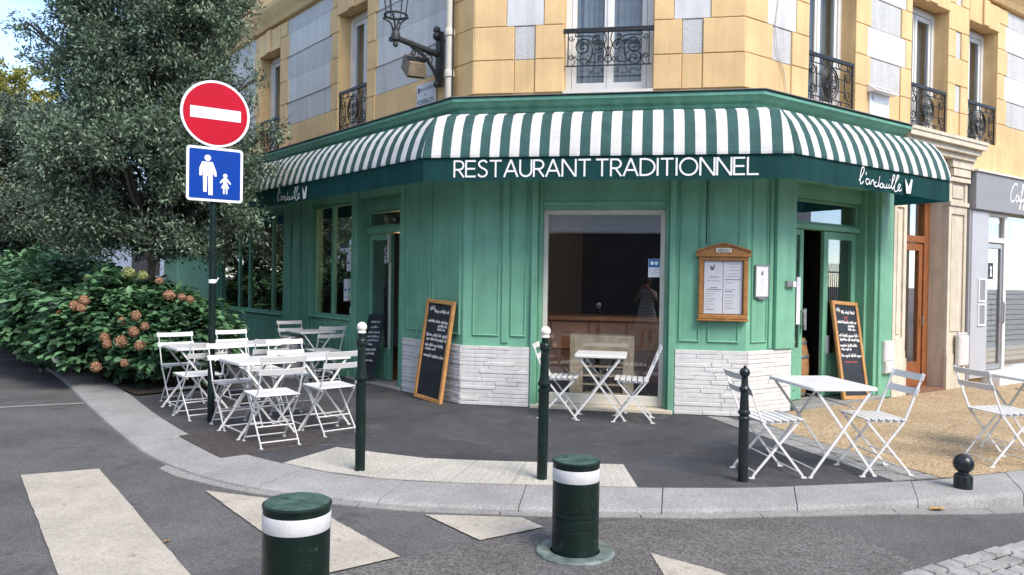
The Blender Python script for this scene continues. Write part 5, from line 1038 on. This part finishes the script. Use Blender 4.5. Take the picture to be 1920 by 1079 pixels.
def make_table(lx=.57, ly=.57, h=.715, name='bistro_table'):
    r = empty(name, Matrix.Identity(4)); I = WM[r]; a, b = lx / 2, ly / 2
    def rr(a, b, rd, n=5):
        out = []
        for cx, cy, a0 in ((a - rd, b - rd, 0), (-a + rd, b - rd, 90), (-a + rd, -b + rd, 180), (a - rd, -b + rd, 270)): out += [(cx + rd * cos(rad(a0 + 90 * k / n)), cy + rd * sin(rad(a0 + 90 * k / n))) for k in range(n + 1)]
        return out
    mb = MB(); P = rr(a, b, .035); Q = rr(a - .006, b - .006, .03); n = len(P); vs = [(x, y, h - .026) for x, y in P] + [(x, y, h - .006) for x, y in P] + [(x, y, h) for x, y in Q]
    mb.add(vs, [(i, (i + 1) % n, n + (i + 1) % n, n + i) for i in range(n)] + [(n + i, n + (i + 1) % n, 2 * n + (i + 1) % n, 2 * n + i) for i in range(n)] + [tuple(2 * n + i for i in range(n))])
    mb.add([(x * .97, y * .97, h - .008) for x, y in P], [tuple(range(n - 1, -1, -1))]); mb.build('table_top', M_chair, r, I, 40)
    for sy in (-1, 1):
        for sx in (-1, 1):
            y = sy * (b - .03) - (.009 * sx); mb = MB(); mb.bar((sx * (a - .05), y, h - .022), (-sx * (a - .02), y, .03), .009, .020, (0, 0, 1)); mb.bar((-sx * (a - .022), y, .033), (-sx * (a - .01), y, .008), .009, .020, (0, 0, 1)); mb.bar((-sx * (a - .02), y, .006), (-sx * (a + .012), y, .006), .018, .011); mb.build('leg', M_chair, r, I)
    for sx in (-1, 1):
        MB().tube([(sx * (a - .05), -b + .03, .06), (sx * (a - .05), b - .03, .06)], .007, 6).build('stretcher', M_chair, r, I)
    MB().tube([(.08, -b + .03, h - .16), (.08, b - .03, h - .16)], .007, 6).build('stretcher', M_chair, r, I)
    return r
CH, TB, TBL = make_chair(), make_table(), make_table(.56, .77)
used = set()
def put(proto, x, y, face, label, cat, group, z=0.0):
    """face: world direction (degrees, counter-clockwise from +X) that local +y points to"""
    M = T(x, y, z, rad(face - 90)); o = proto
    if proto in used: o = copy_tree(proto, M)
    else:
        used.add(proto); o.matrix_basis = M
    tag(o, label, cat, group); return o
gc, gt = 'white folding bistro chairs outside the restaurant', 'white folding bistro tables outside the restaurant'
aw = math.degrees(math.atan2(-uL.y, -uL.x))          # away along the left wall (130.3)
# four seat table by the sign pole
put(TB, -2.47, 7.33, aw, 'front white bistro table of the joined pair nearest the sign pole', 'table', gt); put(TB, -2.04, 7.78, aw, 'white bistro table joined to the front one on its wall side', 'table', gt)
put(CH, -2.17, 6.86, aw - 3, 'white bistro chair nearest the camera with its back turned beside the tree grate', 'chair', gc); put(CH, -1.77, 7.40, aw + 2, 'white bistro chair with its back turned directly left of the first white ball post', 'chair', gc)
put(CH, -2.78, 7.62, aw + 180, 'white bistro chair facing the camera just right of the sign pole behind the front table', 'chair', gc); put(CH, -2.36, 8.17, aw + 177, 'white bistro chair facing the camera behind the right half of the front table pair', 'chair', gc)
# second row by the hydrangeas
put(TB, -3.62, 8.62, aw, 'white bistro table left of the sign pole beside the hydrangeas', 'table', gt); put(TB, -3.17, 9.13, aw, 'white bistro table of the second row behind the front pair', 'table', gt)
put(CH, -3.36, 8.10, aw + 3, 'white bistro chair with its back turned just left of the sign pole', 'chair', gc); put(CH, -2.86, 8.66, aw, 'white bistro chair with its back turned half hidden behind the front table pair', 'chair', gc)
put(CH, -3.93, 8.98, aw + 180, 'leftmost white bistro chair facing the camera against the hydrangeas', 'chair', gc); put(CH, -3.45, 9.55, aw + 182, 'white bistro chair facing the camera behind the second row right of the sign pole', 'chair', gc)
# table by the left window
put(TB, -3.03, 11.36, aw, 'white bistro table under the left shop window', 'table', gt); put(CH, -2.74, 10.98, aw, 'white bistro chair with its back turned under the left shop window', 'chair', gc); put(CH, -3.36, 11.78, aw + 180, 'farthest white bistro chair beyond the table under the left shop window', 'chair', gc)
bk = empty('woven_bin', T(-3.30, 11.30, 0, .3), 'grey mottled woven bin beside the table under the left shop window', 'bin')
MB().lathe([(.13, 0), (.16, .1), (.175, .62), (.168, .63), (.16, .6), (.12, .05)], 18).build('body', mat('mottled_grey_weave', (.20, .20, .21), .9, .5, 30, .8, 60), bk, WM[bk], 40); MB().lathe([(.178, .6), (.186, .605), (.186, .632), (.176, .636)], 18).build('rim', M_sgrey, bk, WM[bk], 40)
# in front of the display window
aF = math.degrees(math.atan2(uF.y, uF.x))
put(TB, 1.02, 8.49, aF + 90, 'white bistro table in front of the display window', 'table', gt); put(CH, .56, 8.43, aF, 'white bistro chair behind the second white ball post facing right', 'chair', gc); put(CH, 1.36, 8.29, aF + 180, 'white bistro chair right of the table at the display window facing left', 'chair', gc)
# right hand tables
put(TBL, 2.60, 6.30, 97, 'long white bistro table between the black post and the short bollard', 'table', gt); put(CH, 2.08, 6.06, 8, 'white bistro chair behind the shorter black post', 'chair', gc); put(CH, 3.00, 6.18, 186, 'white bistro chair on the right of the long table facing left', 'chair', gc)
put(CH, 4.27, 6.55, 8, 'white bistro chair on the gravel at the right edge', 'chair', gc); put(TBL, 4.82, 6.86, 97, 'white bistro table cut by the right edge of the picture', 'table', gt)
# ================================================================ trees and shrubs
def leaf_mesh(name, C, D, ln, wd, m, fold=.25, jit=.25):
    """one kite shaped leaf per row of C (base point) along D (direction)"""
    n = len(C); D = D / np.linalg.norm(D, axis=1, keepdims=True); up = RNG.normal(size=(n, 3)) * .6 + np.array([0, 0, 1.0]); S = np.cross(D, up); S /= np.linalg.norm(S, axis=1, keepdims=True) + 1e-9; U = np.cross(S, D)
    L_ = ln * RNG.uniform(1 - jit, 1 + jit, (n, 1)); W_ = L_ * wd / ln * RNG.uniform(.85, 1.15, (n, 1))
    v = np.stack([C, C + D * L_ * .42 + S * W_ * .5 + U * W_ * fold, C + D * L_ - U * L_ * .12, C + D * L_ * .42 - S * W_ * .5 + U * W_ * fold], 1).reshape(-1, 3)
    me = bpy.data.meshes.new(name); me.vertices.add(4 * n); me.vertices.foreach_set('co', v.astype(np.float32).ravel()); me.loops.add(4 * n); me.loops.foreach_set('vertex_index', np.arange(4 * n, dtype=np.int32)); me.polygons.add(n); me.polygons.foreach_set('loop_start', np.arange(0, 4 * n, 4, dtype=np.int32))
    me.update(calc_edges=True); me.validate(); me.materials.append(m); return me
def crown_points(lobes, per, seed):
    g = np.random.default_rng(seed); P = []; O = []
    for (x, y, z, r) in lobes:
        k = int(per * r * r / .36); d = g.normal(size=(k, 3)); d /= np.linalg.norm(d, axis=1, keepdims=True); rr = r * g.uniform(.55, 1.05, (k, 1)) ** .7
        P.append(np.array([x, y, z]) + d * rr * np.array([1, 1, .82])); O.append(d)
    return np.vstack(P), np.vstack(O)
def tree(name, base, trunk_h, trunk_r, lobes, per, nl, ln, wd, m, label, seed, bend=(0, 0), group=None):
    t = empty(name, T(base[0], base[1], 0), label, 'tree', group); r = random.Random(seed); I = Matrix.Identity(4)
    top = Vector((base[0] + bend[0], base[1] + bend[1], trunk_h)); b = Vector((base[0], base[1], 0))
    mb = MB(); pts = [b.lerp(top, k / 8) + Vector((r.uniform(-.025, .025), r.uniform(-.025, .025), 0)) for k in range(9)]; pts[0] = b
    mb.tube(pts, [trunk_r * (1.3 if k == 0 else 1.0 - .05 * k) for k in range(9)], 12)
    zt = max(l[2] for l in lobes); axis = [Vector((top.x, top.y, trunk_h + (zt - trunk_h) * k / 5)) + Vector((r.uniform(-.12, .12), r.uniform(-.12, .12), 0)) * (k > 0) for k in range(6)]
    mb.tube(axis, [trunk_r * .62 * (1 - .15 * k) for k in range(6)], 8); mb.build('trunk', M_bark, t, I, 40)
    mb = MB()
    for (x, y, z, rr) in lobes:
        z0 = max(trunk_h * .9, z - .7 - r.uniform(0, .5)); k = min(1, max(0, (z0 - trunk_h) / max(.1, zt - trunk_h))) * 5; i = min(4, int(k)); p = axis[i].lerp(axis[i + 1], k - i); c = Vector((x, y, z)); mid = p.lerp(c, .5) + Vector((r.uniform(-.1, .1), r.uniform(-.1, .1), -.08))
        mb.tube([p, mid, c], [.045, .03, .012], 6)
        for _ in range(4):
            d = Vector((r.gauss(0, 1), r.gauss(0, 1), r.gauss(.2, .8))).normalized(); mb.tube([mid.lerp(c, .6), c + d * rr * .8], [.013, .004], 4)
    mb.build('limbs', M_bark, t, I, 40)
    P, O = crown_points(lobes, per, seed); g = np.random.default_rng(seed + 1); idx = np.repeat(np.arange(len(P)), nl)
    ax = O * .8 + g.normal(size=P.shape) * .5 + np.array([0, 0, .25]); D = ax[idx] + g.normal(size=(len(idx), 3)) * .75; C = P[idx] + g.normal(size=(len(idx), 3)) * .055 + ax[idx] * g.uniform(-.04, .14, (len(idx), 1))
    o = bpy.data.objects.new('crown', leaf_mesh('crown', C, D, ln, wd, m)); place(o, t); o['kind'] = 'stuff'; return t
r_ = random.Random(4); lob = []
for k in range(104):
    z = 2.02 + 3.93 * r_.random() ** 1.15; w = 1.22 if z < 3.7 else .98; w *= min(1, .72 + (z - 2.0) * .5); a = r_.uniform(0, 2 * PI); q = w * math.sqrt(r_.uniform(.1, 1)); lob.append((-5.32 + q * cos(a), 11.0 + q * sin(a) * .95, z, r_.uniform(.22, .44)))
lob += [(-6.5, 10.9, 5.1, .24), (-6.95, 10.8, 4.6, .10), (-6.75, 10.8, 4.45, .12), (-6.35, 11.0, 5.55, .32), (-6.3, 10.7, 4.45, .2), (-6.95, 10.8, 5.0, .14), (-7.0, 10.8, 5.1, .10), (-3.72, 10.5, 2.3, .22), (-4.0, 10.5, 2.7, .30), (-3.85, 10.6, 3.15, .26), (-3.75, 10.7, 4.0, .14), (-3.72, 10.8, 4.35, .12), (-4.1, 10.8, 5.0, .2), (-3.95, 10.5, 3.6, .26), (-4.3, 10.3, 2.05, .24), (-5.9, 10.3, 2.3, .34), (-6.3, 10.5, 2.5, .4), (-6.45, 10.8, 3.2, .4), (-3.55, 10.6, 3.05, .16), (-3.45, 10.7, 3.6, .14)]
tree('evergreen_oak', (-5.27, 11.0), 2.0, .075, lob, 150, 30, .066, .025, M_leaf, 'bushy dark evergreen tree behind the no entry sign', 21)
lob = []
for k in range(66):
    z = r_.uniform(2.2, 5.3); w = 2.3 * (1 - max(0, (z - 3.2)) / 3.8); a = r_.uniform(0, 2 * PI); q = w * math.sqrt(r_.uniform(.1, 1)); lob.append((-11.6 + q * cos(a), 18.2 + q * sin(a), z, r_.uniform(.36, .62)))
tree('evergreen_oak', (-11.4, 18.2), 1.7, .1, lob, 84, 28, .095, .038, M_leaf2, 'lower dark evergreen tree at the left edge behind the hydrangeas', 33)
lob = []
for k in range(26):
    z = r_.uniform(3.2, 8.0); w = 2.6 * (1 - abs(z - 5.4) / 4.5); a = r_.uniform(0, 2 * PI); q = w * math.sqrt(r_.uniform(.1, 1)); lob.append((-17.6 + q * cos(a), 26.5 + q * sin(a), z, r_.uniform(.6, 1.0)))
tree('street_tree', (-17.6, 26.5), 3.0, .13, lob, 26, 18, .17, .085, M_leafy, 'distant yellowing tree at the far left edge under the sky', 44)
lob = []
for k in range(22):
    z = r_.uniform(2.2, 6.5); w = 2.4 * (1 - abs(z - 4.2) / 4); a = r_.uniform(0, 2 * PI); q = w * math.sqrt(r_.uniform(.1, 1)); lob.append((q * cos(a), q * sin(a), z, r_.uniform(.6, 1.0)))
for i, (x, y, lab) in enumerate(((-18.5, 19.0, 'green tree across the left street, seen reflected in the left shop windows'), (15.5, 3.2, 'green tree across the right street, seen reflected above the right hand door'))):
    L2 = [(x + a, y + b, c, d) for a, b, c, d in lob]; tree('street_tree', (x, y), 2.2, .12, L2, 14, 14, .2, .11, M_hyd, lab, 60 + i)

def ovate(ln=.12, wd=.085):
    mb = MB(); n = 5; vs = []
    for k in range(n + 1):
        t = k / n; w = wd * .5 * (sin(PI * t ** .8) ** .9) if 0 < k < n else .001; z = -.10 * ln * (2 * t - .4) ** 2
        vs += [(-w, t * ln, z + w * .30), (0, t * ln, z), (w, t * ln, z + w * .30)]
    mb.add(vs, [(3 * k + j, 3 * k + j + 1, 3 * k + 4 + j, 3 * k + 3 + j) for k in range(n) for j in range(2)]); return mb
leaf_me = [ovate(l, w).mesh('leaf', M_hyd, 60) for l, w in ((.13, .09), (.11, .08), (.15, .10))]
def mophead(m, n=70, r=.075, seed=0):
    g = random.Random(seed); mb = MB()
    for k in range(n):
        ph = math.acos(1 - 1.75 * (k + .5) / n); th = k * 2.39996; c = Vector((sin(ph) * cos(th), sin(ph) * sin(th), cos(ph) * .8)) * r * g.uniform(.88, 1.1); nn = c.normalized(); a = nn.orthogonal().normalized(); b = nn.cross(a); s = r * .26 * g.uniform(.7, 1.3); an = g.uniform(0, PI); a, b = a * cos(an) + b * sin(an), b * cos(an) - a * sin(an)
        vs = [c - nn * s * .4] + [c + (a * cos(q) + b * sin(q)) * s + nn * g.uniform(-.3, .4) * s for q in (0, PI / 2, PI, 1.5 * PI)]; mb.add(vs, [(0, 1, 2), (0, 2, 3), (0, 3, 4), (0, 4, 1)])
    mb.sphere((0, 0, -r * .1), r * .72, 8, 6); return mb.mesh('flower_head', m)
heads = [mophead(M_flower, seed=k) for k in range(3)]; headsg = mophead(M_flowerg, seed=9)
BUSH = [(-4.62, 10.35, 1.22, .78, .80), (-5.62, 10.75, 1.42, .98, .92), (-6.72, 11.68, 1.62, 1.15, 1.1), (-8.0, 13.2, 1.68, 1.25, 1.2), (-9.45, 15.0, 1.7, 1.35, 1.3), (-11.2, 17.2, 1.75, 1.45, 1.4)]
BLAB = ['rightmost hydrangea bush with dried orange heads beside the bistro chairs', 'hydrangea bush full of dried orange heads around the tree trunk', 'tall dark hydrangea bush third from the chairs with a dried cluster', 'hydrangea bush fourth from the chairs overhanging the road', 'hydrangea bush fifth from the chairs along the road', 'farthest hydrangea bush at the left edge']
bushes = []
for i, (x, y, h, rx, ry) in enumerate(BUSH):
    b = empty('hydrangea_bush', T(x, y, .02), BLAB[i], 'shrub', 'hydrangea bushes in the planting bed'); bushes.append(b); g = np.random.default_rng(200 + i); r = random.Random(300 + i)
    mb = MB()
    for k in range(26):
        a = r.uniform(0, 2 * PI); q = r.uniform(.05, .3); e = r.uniform(.5, .95); p0 = Vector((x + q * cos(a), y + q * sin(a), .0)); p2 = Vector((x + rx * .8 * e * cos(a), y + ry * .8 * e * sin(a), h * r.uniform(.5, .9))); p1 = p0.lerp(p2, .5) + Vector((-.1 * cos(a), -.1 * sin(a), .12)); mb.tube(smooth_pts([p0, p1, p2], 3), .009, 5)
    mb.build('stems', M_stem, b, None, 40, kind='stuff')
    def surf(k, lo=.6):
        d = g.normal(size=(k, 3)); d[:, 2] = np.abs(d[:, 2]) * 1.05 - .55; d /= np.linalg.norm(d, axis=1, keepdims=True); lump = 1 + .16 * np.sin(d[:, :1] * 7 + i) * np.cos(d[:, 1:2] * 6 + 2 * i) + .12 * np.sin(d[:, 2:3] * 9 + d[:, :1] * 5)
        rr = g.uniform(lo, 1.0, (k, 1)) ** .6 * lump; P = np.array([x, y, h * .53]) + d * rr * np.array([rx, ry, h * .53]); P[:, 2] = np.maximum(P[:, 2], .10); return P, d
    nsh = int(1050 * rx * ry / .7); P, O = surf(nsh); idx = np.repeat(np.arange(nsh), 4); D = O[idx] * np.array([1, 1, .35]) + g.normal(size=(len(idx), 3)) * np.array([.75, .75, .28]); C = P[idx] + g.normal(size=(len(idx), 3)) * .03
    # joined foliage: ovate leaves of six faces, drooping at the tip
    D /= np.linalg.norm(D, axis=1, keepdims=True); n = len(C); U = np.tile(np.array([0, 0, 1.0]), (n, 1)) + O[idx] * .5 + g.normal(size=(n, 3)) * .25; S = np.cross(D, U); S /= np.linalg.norm(S, axis=1, keepdims=True); U = np.cross(S, D); Ls = g.uniform(.085, .15, (n, 1)); rows = []
    for t, w in ((0, .02), (.28, .32), (.62, .34), (1.0, .01)):
        c = C + D * Ls * t - U * Ls * .22 * t * t; rows += [c - S * Ls * w + U * Ls * w * .3, c, c + S * Ls * w + U * Ls * w * .3]
    V = np.stack(rows, 1).reshape(-1, 3); base = np.arange(n)[:, None] * 12; q = np.array([[3 * k + j, 3 * k + j + 1, 3 * k + 4 + j, 3 * k + 3 + j] for k in range(3) for j in range(2)]); F = (base[:, :, None] + q[None]).reshape(-1, 4)
    me = bpy.data.meshes.new('foliage'); me.vertices.add(len(V)); me.vertices.foreach_set('co', V.astype(np.float32).ravel()); me.loops.add(F.size); me.loops.foreach_set('vertex_index', F.astype(np.int32).ravel()); me.polygons.add(len(F)); me.polygons.foreach_set('loop_start', np.arange(0, F.size, 4, dtype=np.int32)); me.polygons.foreach_set('use_smooth', np.ones(len(F), dtype=bool)); me.update(calc_edges=True); me.materials.append(M_hyd)
    o = bpy.data.objects.new('foliage', me); place(o, b); o['kind'] = 'stuff'
    P, O = surf((90, 90, 60, 30, 15, 8)[i], .97)                     # the leaves that show largest
    for k in range(len(P)):
        d = Vector(O[k]); d.z *= .3; d += Vector(g.normal(size=3) * .3); d.normalize(); up = Vector((0, 0, 1)) + Vector(O[k]) * .5; xax = d.cross(up).normalized(); zax = xax.cross(d); p = Vector(P[k])
        o = bpy.data.objects.new('leaf', leaf_me[k % 3]); place(o, b, Matrix(((xax.x, d.x, zax.x, p.x), (xax.y, d.y, zax.y, p.y), (xax.z, d.z, zax.z, p.z), (0, 0, 0, 1))))
# flower heads where the photograph shows them: (bush, x, y, z, radius scale, pale)
def ray(px, py):
    x, y = px - 960, py - 539.5; u = cos(ROLL) * x + sin(ROLL) * y; v = -sin(ROLL) * x + cos(ROLL) * y; d = Vector((u / FPX, 1, -v / FPX)); return Vector((d.x, d.y * cos(PITCH) - d.z * sin(PITCH), d.y * sin(PITCH) + d.z * cos(PITCH)))
for px, py, dep, bi, sc, pale in ((140, 573, 9.95, 2, 1.0, 0), (158, 563, 9.95, 2, 1.0, 0), (152, 577, 9.92, 2, .9, 0), (112, 588, 10.2, 2, .7, 0), (196, 632, 9.95, 1, .95, 0), (201, 645, 9.9, 1, .9, 0), (227, 640, 9.75, 1, 1.15, 0), (262, 648, 9.6, 0, .95, 0), (251, 622, 9.65, 1, 1.0, 0), (272, 612, 9.7, 0, .85, 0), (229, 602, 9.85, 1, .8, 0), (255, 592, 9.85, 1, 1.0, 0), (180, 688, 9.7, 1, 1.0, 0), (233, 681, 9.6, 1, .75, 0), (317, 553, 9.9, 0, 1.1, 0), (341, 557, 9.9, 0, .8, 0), (356, 561, 9.85, 0, .8, 0), (242, 512, 10.5, 1, 1.4, 1), (268, 517, 10.4, 1, 1.1, 1), (165, 522, 10.8, 1, .9, 1), (68, 534, 11.3, 2, .8, 1), (152, 545, 10.7, 1, .8, 1), (4, 590, 13.2, 3, .8, 0), (299, 527, 10.2, 0, .8, 0)):
    p = Vector((0, 0, EYE)) + ray(px, py) * (dep - .22); b = bushes[bi]; o = bpy.data.objects.new('flower_head', headsg if pale else random.choice(heads)); q = (p - Vector((BUSH[bi][0], BUSH[bi][1], BUSH[bi][2] * .4))).normalized()
    place(o, b, Matrix.Translation(p) @ q.to_track_quat('Z', 'Y').to_matrix().to_4x4() @ Matrix.Scale(sc * .84, 4))

# ================================================================ across the streets (seen in the glass)
M_opp = mat('pale_render_opposite', (.82, .81, .80), .8, .08, 1.5); M_oppd = mat('charcoal_shopfront', (.035, .035, .04), .5, .1, 2)
nF = Vector((uF.y, -uF.x)); ob = P2('F', 1.7, 20.5); OB = frame(Vector(ob), uF) @ Matrix.Rotation(PI, 4, 'Z')      # faces the restaurant
op = empty('opposite_building', OB, 'pale building with a charcoal shopfront across the road, seen reflected in the display window', 'building')
MB().box(-14, 12, .06, 6, -.1, 7.5).build('wall', M_opp, op, OB); MB().cbox(-12, 3.4, -.1, .06, -.05, 3.4, .02).build('shopfront', M_oppd, op, OB); MB().cbox(-12, 3.5, -.25, .06, 3.4, 3.55, .03).build('shop_cornice', M_opp, op, OB)
for x in (-9, -5, -1, 6, 9):
    MB().box(x, x + 1.2, .03, .059, 5.0, 6.9).build('window', M_oppd, op, OB)
MB().cbox(3.4, 4.1, -.12, .06, 0, 5, .03).build('pilaster', M_frame, op, OB)
o2 = P2('R', 9, 10.5); O2 = frame(Vector(o2), uR) @ Matrix.Rotation(PI, 4, 'Z')
op2 = empty('opposite_house', O2 @ Matrix.Translation((0, 5, 0)), 'pale house behind the railings across the right street, seen reflected in the right hand door', 'building')
MB().box(-16, 9, 5, 9, -.1, 6.5).build('wall', mat('pale_house_wall', (.55, .54, .52), .8, .06, 2), op2, O2)
for x in (-12, -8, -4, 0, 4): MB().box(x, x + 1.1, 4.96, 4.999, 1.2, 3.2).build('window', M_oppd, op2, O2)
fc = empty('iron_railing', O2, 'tall black iron railing across the right street, seen reflected in the right hand door', 'fence')
MB().box(-16, 9, -.15, .15, -.1, .55).build('dwarf_wall', M_opp, fc, O2); mb = MB(); mb.box(-16, 9, -.02, .02, .72, .77); mb.box(-16, 9, -.02, .02, 2.0, 2.05); mb.build('rail', M_iron, fc, O2); mb = MB()
for k in range(190): x = -15.9 + k * .13; mb.bar((x, 0, .55), (x, 0, 2.35), .022, .022)
mb.build('bars', M_iron, fc, O2, kind='stuff')
ol = P2('L', -12, 17); O3 = frame(Vector(ol), uL) @ Matrix.Rotation(PI, 4, 'Z')
op3 = empty('opposite_terrace', O3, 'pale terrace across the left street, seen reflected in the left shop windows', 'building')
MB().box(-14, 30, 0, 5, -.1, 8).build('wall', M_opp, op3, O3)
for k in range(9): MB().box(-12 + k * 4.4, -10.8 + k * 4.4, -.03, -.001, 3.4, 5.4).build('window', M_oppd, op3, O3); MB().box(-12 + k * 4.4, -10.4 + k * 4.4, -.03, -.001, .4, 2.4).build('window', M_oppd, op3, O3)
MB().box(-14, 30, -1.6, -.6, -.1, 1.1).build('hedge', M_hyd, op3, O3)
far = empty('far_building', T(-16, 40, 0), 'pale building far down the left street behind the trees', 'building')
MB().box(-40, -6, 38, 46, -.1, 5).build('wall', mat('blue_grey_render', (.26, .31, .40), .8, .1, 1.5), far); 
for k in range(7): MB().box(-36 + k * 4.2, -34.6 + k * 4.2, 37.96, 37.999, 1.5, 3.4).build('window', M_oppd, far)
# ================================================================ the photographer, mirrored in the display window
PM = T(.02, -.30, zr(0, 0)); pe = empty('person', PM, 'person in a black and white striped dress raising a phone, mirrored in the display window', 'person')
M_skin = mat('skin', (.42, .24, .17), .55, .08, 8); M_hair = mat('dark_hair', (.03, .018, .012), .5, .3, 20)
def skin_body(name, verts, edges, rad_, m, parent, M, root=0, sub=2):
    me = bpy.data.meshes.new(name); me.from_pydata(verts, edges, []); me.materials.append(m); o = bpy.data.objects.new(name, me); place(o, parent, M)
    md = o.modifiers.new('skin', 'SKIN'); md.use_smooth_shade = True; sv = me.skin_vertices[0].data if me.skin_vertices else None
    if sv is None:
        bpy.context.view_layer.objects.active = o; bpy.ops.object.select_all(action='DESELECT'); o.select_set(True); bpy.ops.mesh.customdata_skin_add(); sv = me.skin_vertices[0].data
    for i, r in enumerate(rad_): sv[i].radius = (r, r) if not isinstance(r, tuple) else r; sv[i].use_root = (i == root)
    s = o.modifiers.new('sub', 'SUBSURF'); s.levels = sub; s.render_levels = sub; return o
V = [(0, 0, .92), (0, .0, 1.10), (0, -.01, 1.28), (0, 0, 1.36), (0, .02, 1.44), (0, .035, 1.53), (0, .02, 1.60),            # pelvis, waist, chest, neck, head
     (-.17, 0, 1.31), (-.25, .09, 1.12), (-.10, .24, 1.40), (-.06, .265, 1.47), (.17, 0, 1.31), (.25, .09, 1.12), (.10, .24, 1.40), (.06, .265, 1.47),
     (-.09, 0, .86), (-.095, .01, .48), (-.10, -.02, .09), (-.10, .13, .03), (.09, 0, .86), (.095, .01, .48), (.10, -.02, .09), (.11, .13, .03)]
E_ = [(0, 1), (1, 2), (2, 3), (3, 4), (4, 5), (5, 6), (2, 7), (7, 8), (8, 9), (9, 10), (2, 11), (11, 12), (12, 13), (13, 14), (0, 15), (15, 16), (16, 17), (17, 18), (0, 19), (19, 20), (20, 21), (21, 22)]
Rr = [(.15, .11), (.125, .095), (.14, .10), .05, .065, .09, .075, .055, .042, .03, .026, .055, .042, .03, .026, .085, .058, .04, .033, .085, .058, .04, .033]
skin_body('body', V, E_, Rr, M_skin, pe, PM)
for sg in (-1, 1):
    mb = MB()
    for k in range(4): mb.tube([(sg * .05, .272, 1.455 + .018 * k), (sg * .035, .30, 1.462 + .018 * k), (sg * .012, .297, 1.463 + .018 * k)], [.009, .008, .006], 6)
    mb.tube([(sg * .055, .262, 1.46), (sg * .045, .255, 1.50), (sg * .03, .262, 1.525)], [.011, .009, .007], 6); mb.build('hand', M_skin, pe, PM, 60)
m = bpy.data.materials.new('striped_dress'); m.use_nodes = True; N = m.node_tree.nodes; lk = m.node_tree.links.new; tc = N.new('ShaderNodeTexCoord'); wv = N.new('ShaderNodeTexWave'); wv.bands_direction = 'Z'; wv.inputs['Scale'].default_value = 7; wv.inputs['Distortion'].default_value = .6; cr = N.new('ShaderNodeValToRGB'); cr.color_ramp.interpolation = 'CONSTANT'; cr.color_ramp.elements[0].color = (.015, .015, .02, 1); cr.color_ramp.elements[1].color = (.75, .74, .72, 1); cr.color_ramp.elements[1].position = .62
lk(tc.outputs['Object'], wv.inputs['Vector']); lk(wv.outputs['Color'], cr.inputs['Fac']); lk(cr.outputs['Color'], N['Principled BSDF'].inputs['Base Color'])
mb = MB(); n = 28; vs = []; rings = [(.09, .07, 1.40), (.185, .125, 1.345), (.19, .13, 1.25), (.155, .115, 1.12), (.165, .13, 1.02), (.20, .16, .88), (.25, .20, .66), (.30, .24, .42), (.30, .24, .40)]
for i, (a, b, z) in enumerate(rings):
    for k in range(n):
        t = 2 * PI * k / n; w = 1 + (.05 * sin(7 * t) if i > 5 else 0); vs.append((a * w * cos(t), b * w * sin(t), z))
mb.add(vs, [(i * n + k, (i + 1) * n + k, (i + 1) * n + (k + 1) % n, i * n + (k + 1) % n) for i in range(len(rings) - 1) for k in range(n)]); mb.build('dress', m, pe, PM, 60)
mb = MB(); mb.sphere((0, -.012, 1.575), .105, 16, 10, 0, 1.1); mb.lathe([(.10, 1.40), (.115, 1.48), (.10, 1.58)], 14, (0, -.045, 0)); mb.build('hair', M_hair, pe, PM, 60)
ph = empty('phone', T(0, -.02, EYE), 'dark phone held up by the person, mirrored in the display window', 'phone'); MB().box(-.075, .075, -.009, -.001, -.045, .035).build('case', M_iron, ph, WM[ph]); MB().lathe([(.012, 0), (.012, .003), (.001, .0035)], 12, (.05, 0, 0)).build('lens', M_bottle, ph, WM[ph] @ Matrix.Rotation(-PI / 2, 4, 'X'))
